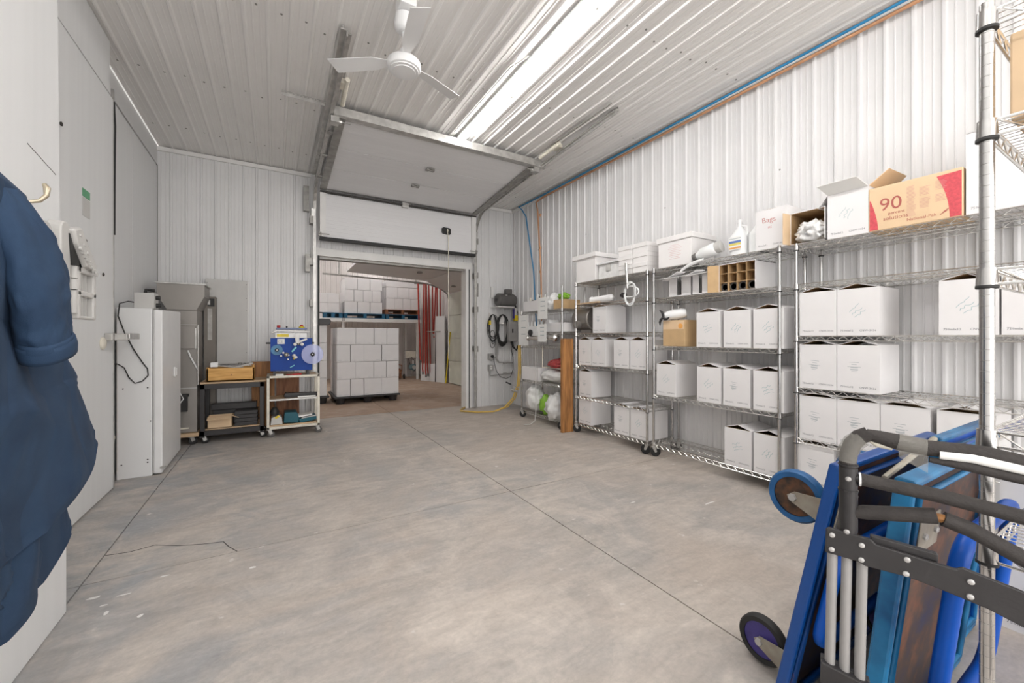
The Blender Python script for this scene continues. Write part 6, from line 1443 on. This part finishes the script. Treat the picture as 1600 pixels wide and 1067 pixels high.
mb = MB(); mb.cyl(hp(-.03, .085), hp(.46, .085), .009, 10); mb.build('axle', M['galv'], t, smooth=40)
for s in (-.04, .47): mb = MB(); mb.lathe([(.01, -.018), (.07, -.016), (.082, -.008), (.082, .008), (.07, .016), (.01, .018)], hp(s, .085), E_, 24); mb.build('wheel', M['black'], t, smooth=40)
mb = MB(); mb.obox(hp(.03, .36, .05), (.09, .003, .05), None); mb.build('toe_plate', M['alu'], t, bevel=.01)
for s in (.36, .40, .44):
    mb = MB(); mb.cyl(hp(s, .735), hp(s, .40), .0108, 18); mb.build('tube', M['tubegrey'], t, smooth=40)
# foam-covered tubes
def foam(pts, r, name='foam_grip', mat=None): mb = MB(); mb.tube(pts, r, 16); return mb.build(name, mat or M['foam'], t, smooth=50)
foam([hp(.044, .772), hp(.044, .930)], .0185, 'corner_post', M['bkplastic'])
mb = MB(); mb.lathe([(.0205, 0), (.0205, .004)], hp(.044, .872), n=18); mb.lathe([(.0205, 0), (.0205, .003)], hp(.044, .935), n=18); mb.build('collar_ring', M['bkplastic'], t)
foam([hp(.043, .925), hp(.044, .962), hp(.052, .988), hp(.066, 1.008), hp(.083, 1.018)], [.017, .0175, .018, .018, .017])
foam([hp(.078, 1.016), hp(.10, 1.012), hp(.13, 1.006), hp(.18, .999)], [.013, .016, .0185, .019])
foam([hp(.178, .999), hp(.245, 1.001), hp(.275, 1.001), hp(.325, .990), hp(.42, .972), hp(.60, .945)], [.018, .017, .016, .0165, .0165, .017])
mb = MB(); mb.tube([hp(.20, .990, .012), hp(.25, .990, .014), hp(.30, .982, .014), hp(.40, .966, .012), hp(.58, .94, .01)], .010, 10); mb.build('bare_tube', M['paper'], t, smooth=50)
mb = MB(); mb.tube([hp(.085, 1.005, -.004), hp(.10, .996, -.002), hp(.125, .990, 0)], [.008, .010, .006], 10); mb.build('bare_tube', M['cream'], t, smooth=50)
mb = MB(); mb.tube([hp(.185, .975, .008), hp(.24, .972, .012), hp(.30, .962, .012), hp(.42, .945, .01), hp(.58, .918, .008)], [.006, .011, .011, .011, .011], 10); mb.build('torn_foam', M['foam'], t, smooth=50)
mb = MB(); mb.tube([hp(.040, .945, 0), hp(.043, .968, 0), hp(.054, .992, 0), hp(.070, 1.006, 0)], [.0205, .0215, .0215, .0205], 14, caps=False); mb.tube([hp(.132, 1.006), hp(.150, 1.002), hp(.180, .999)], [.021, .022, .021], 14, caps=False)
mb.add([hp(.132, .99, .016), hp(.182, .985, .016), hp(.182, .945, .012), hp(.165, .955, .013), hp(.135, .972, .014)], [(0, 1, 2, 3, 4)])
mb.build('packing_tape', M['tape'], t, smooth=60)
mb = MB(); mb.lathe([(.0165, 0), (.0168, .004)], hp(.064, .904), E_, 16); mb.build('white_ring', M['whitepl'], t)
foam([hp(.055, .906), hp(.068, .904)], .0115, 'stub', M['bkplastic'])
foam([hp(.068, .904), hp(.20, .895), hp(.325, .878), hp(.58, .845)], [.0150, .0155, .0155, .0158])
foam([hp(.052, .820), hp(.075, .826), hp(.197, .848)], [.013, .0165, .017])
foam([hp(.208, .845), hp(.25, .832), hp(.325, .792), hp(.50, .705)], [.0165, .017, .017, .017])
mb = MB(); mb.lathe([(.008, -.02), (.010, 0), (.008, .02)], hp(.202, .845), E_, 10); mb.build('rusty_joint', M['board'], t)

# box on the close rack and a big carton on the floor beyond the trolleys
mb = MB(); mb.box(1.475, 1.86, -.18, .232, 1.757, 1.955); single(mb, 'kraft_box', M['kraft2'], 'light brown cardboard box on the close rack shelf at the upper right corner', 'box', bevel=.004)
t = carton((2.72, .225, .001), 'big plain white carton on the floor beyond the blue trolleys, at the right edge', '', -1, flaps=False, w=.46, h=.66, d=.40)
if 'group' in t.keys(): del t['group']
MB().box(2.72, 3.12, -.005, .455, .661, .668).build('lid', M['carton'], t)

# things that must not be listed twice
bpy.context.view_layer.update()
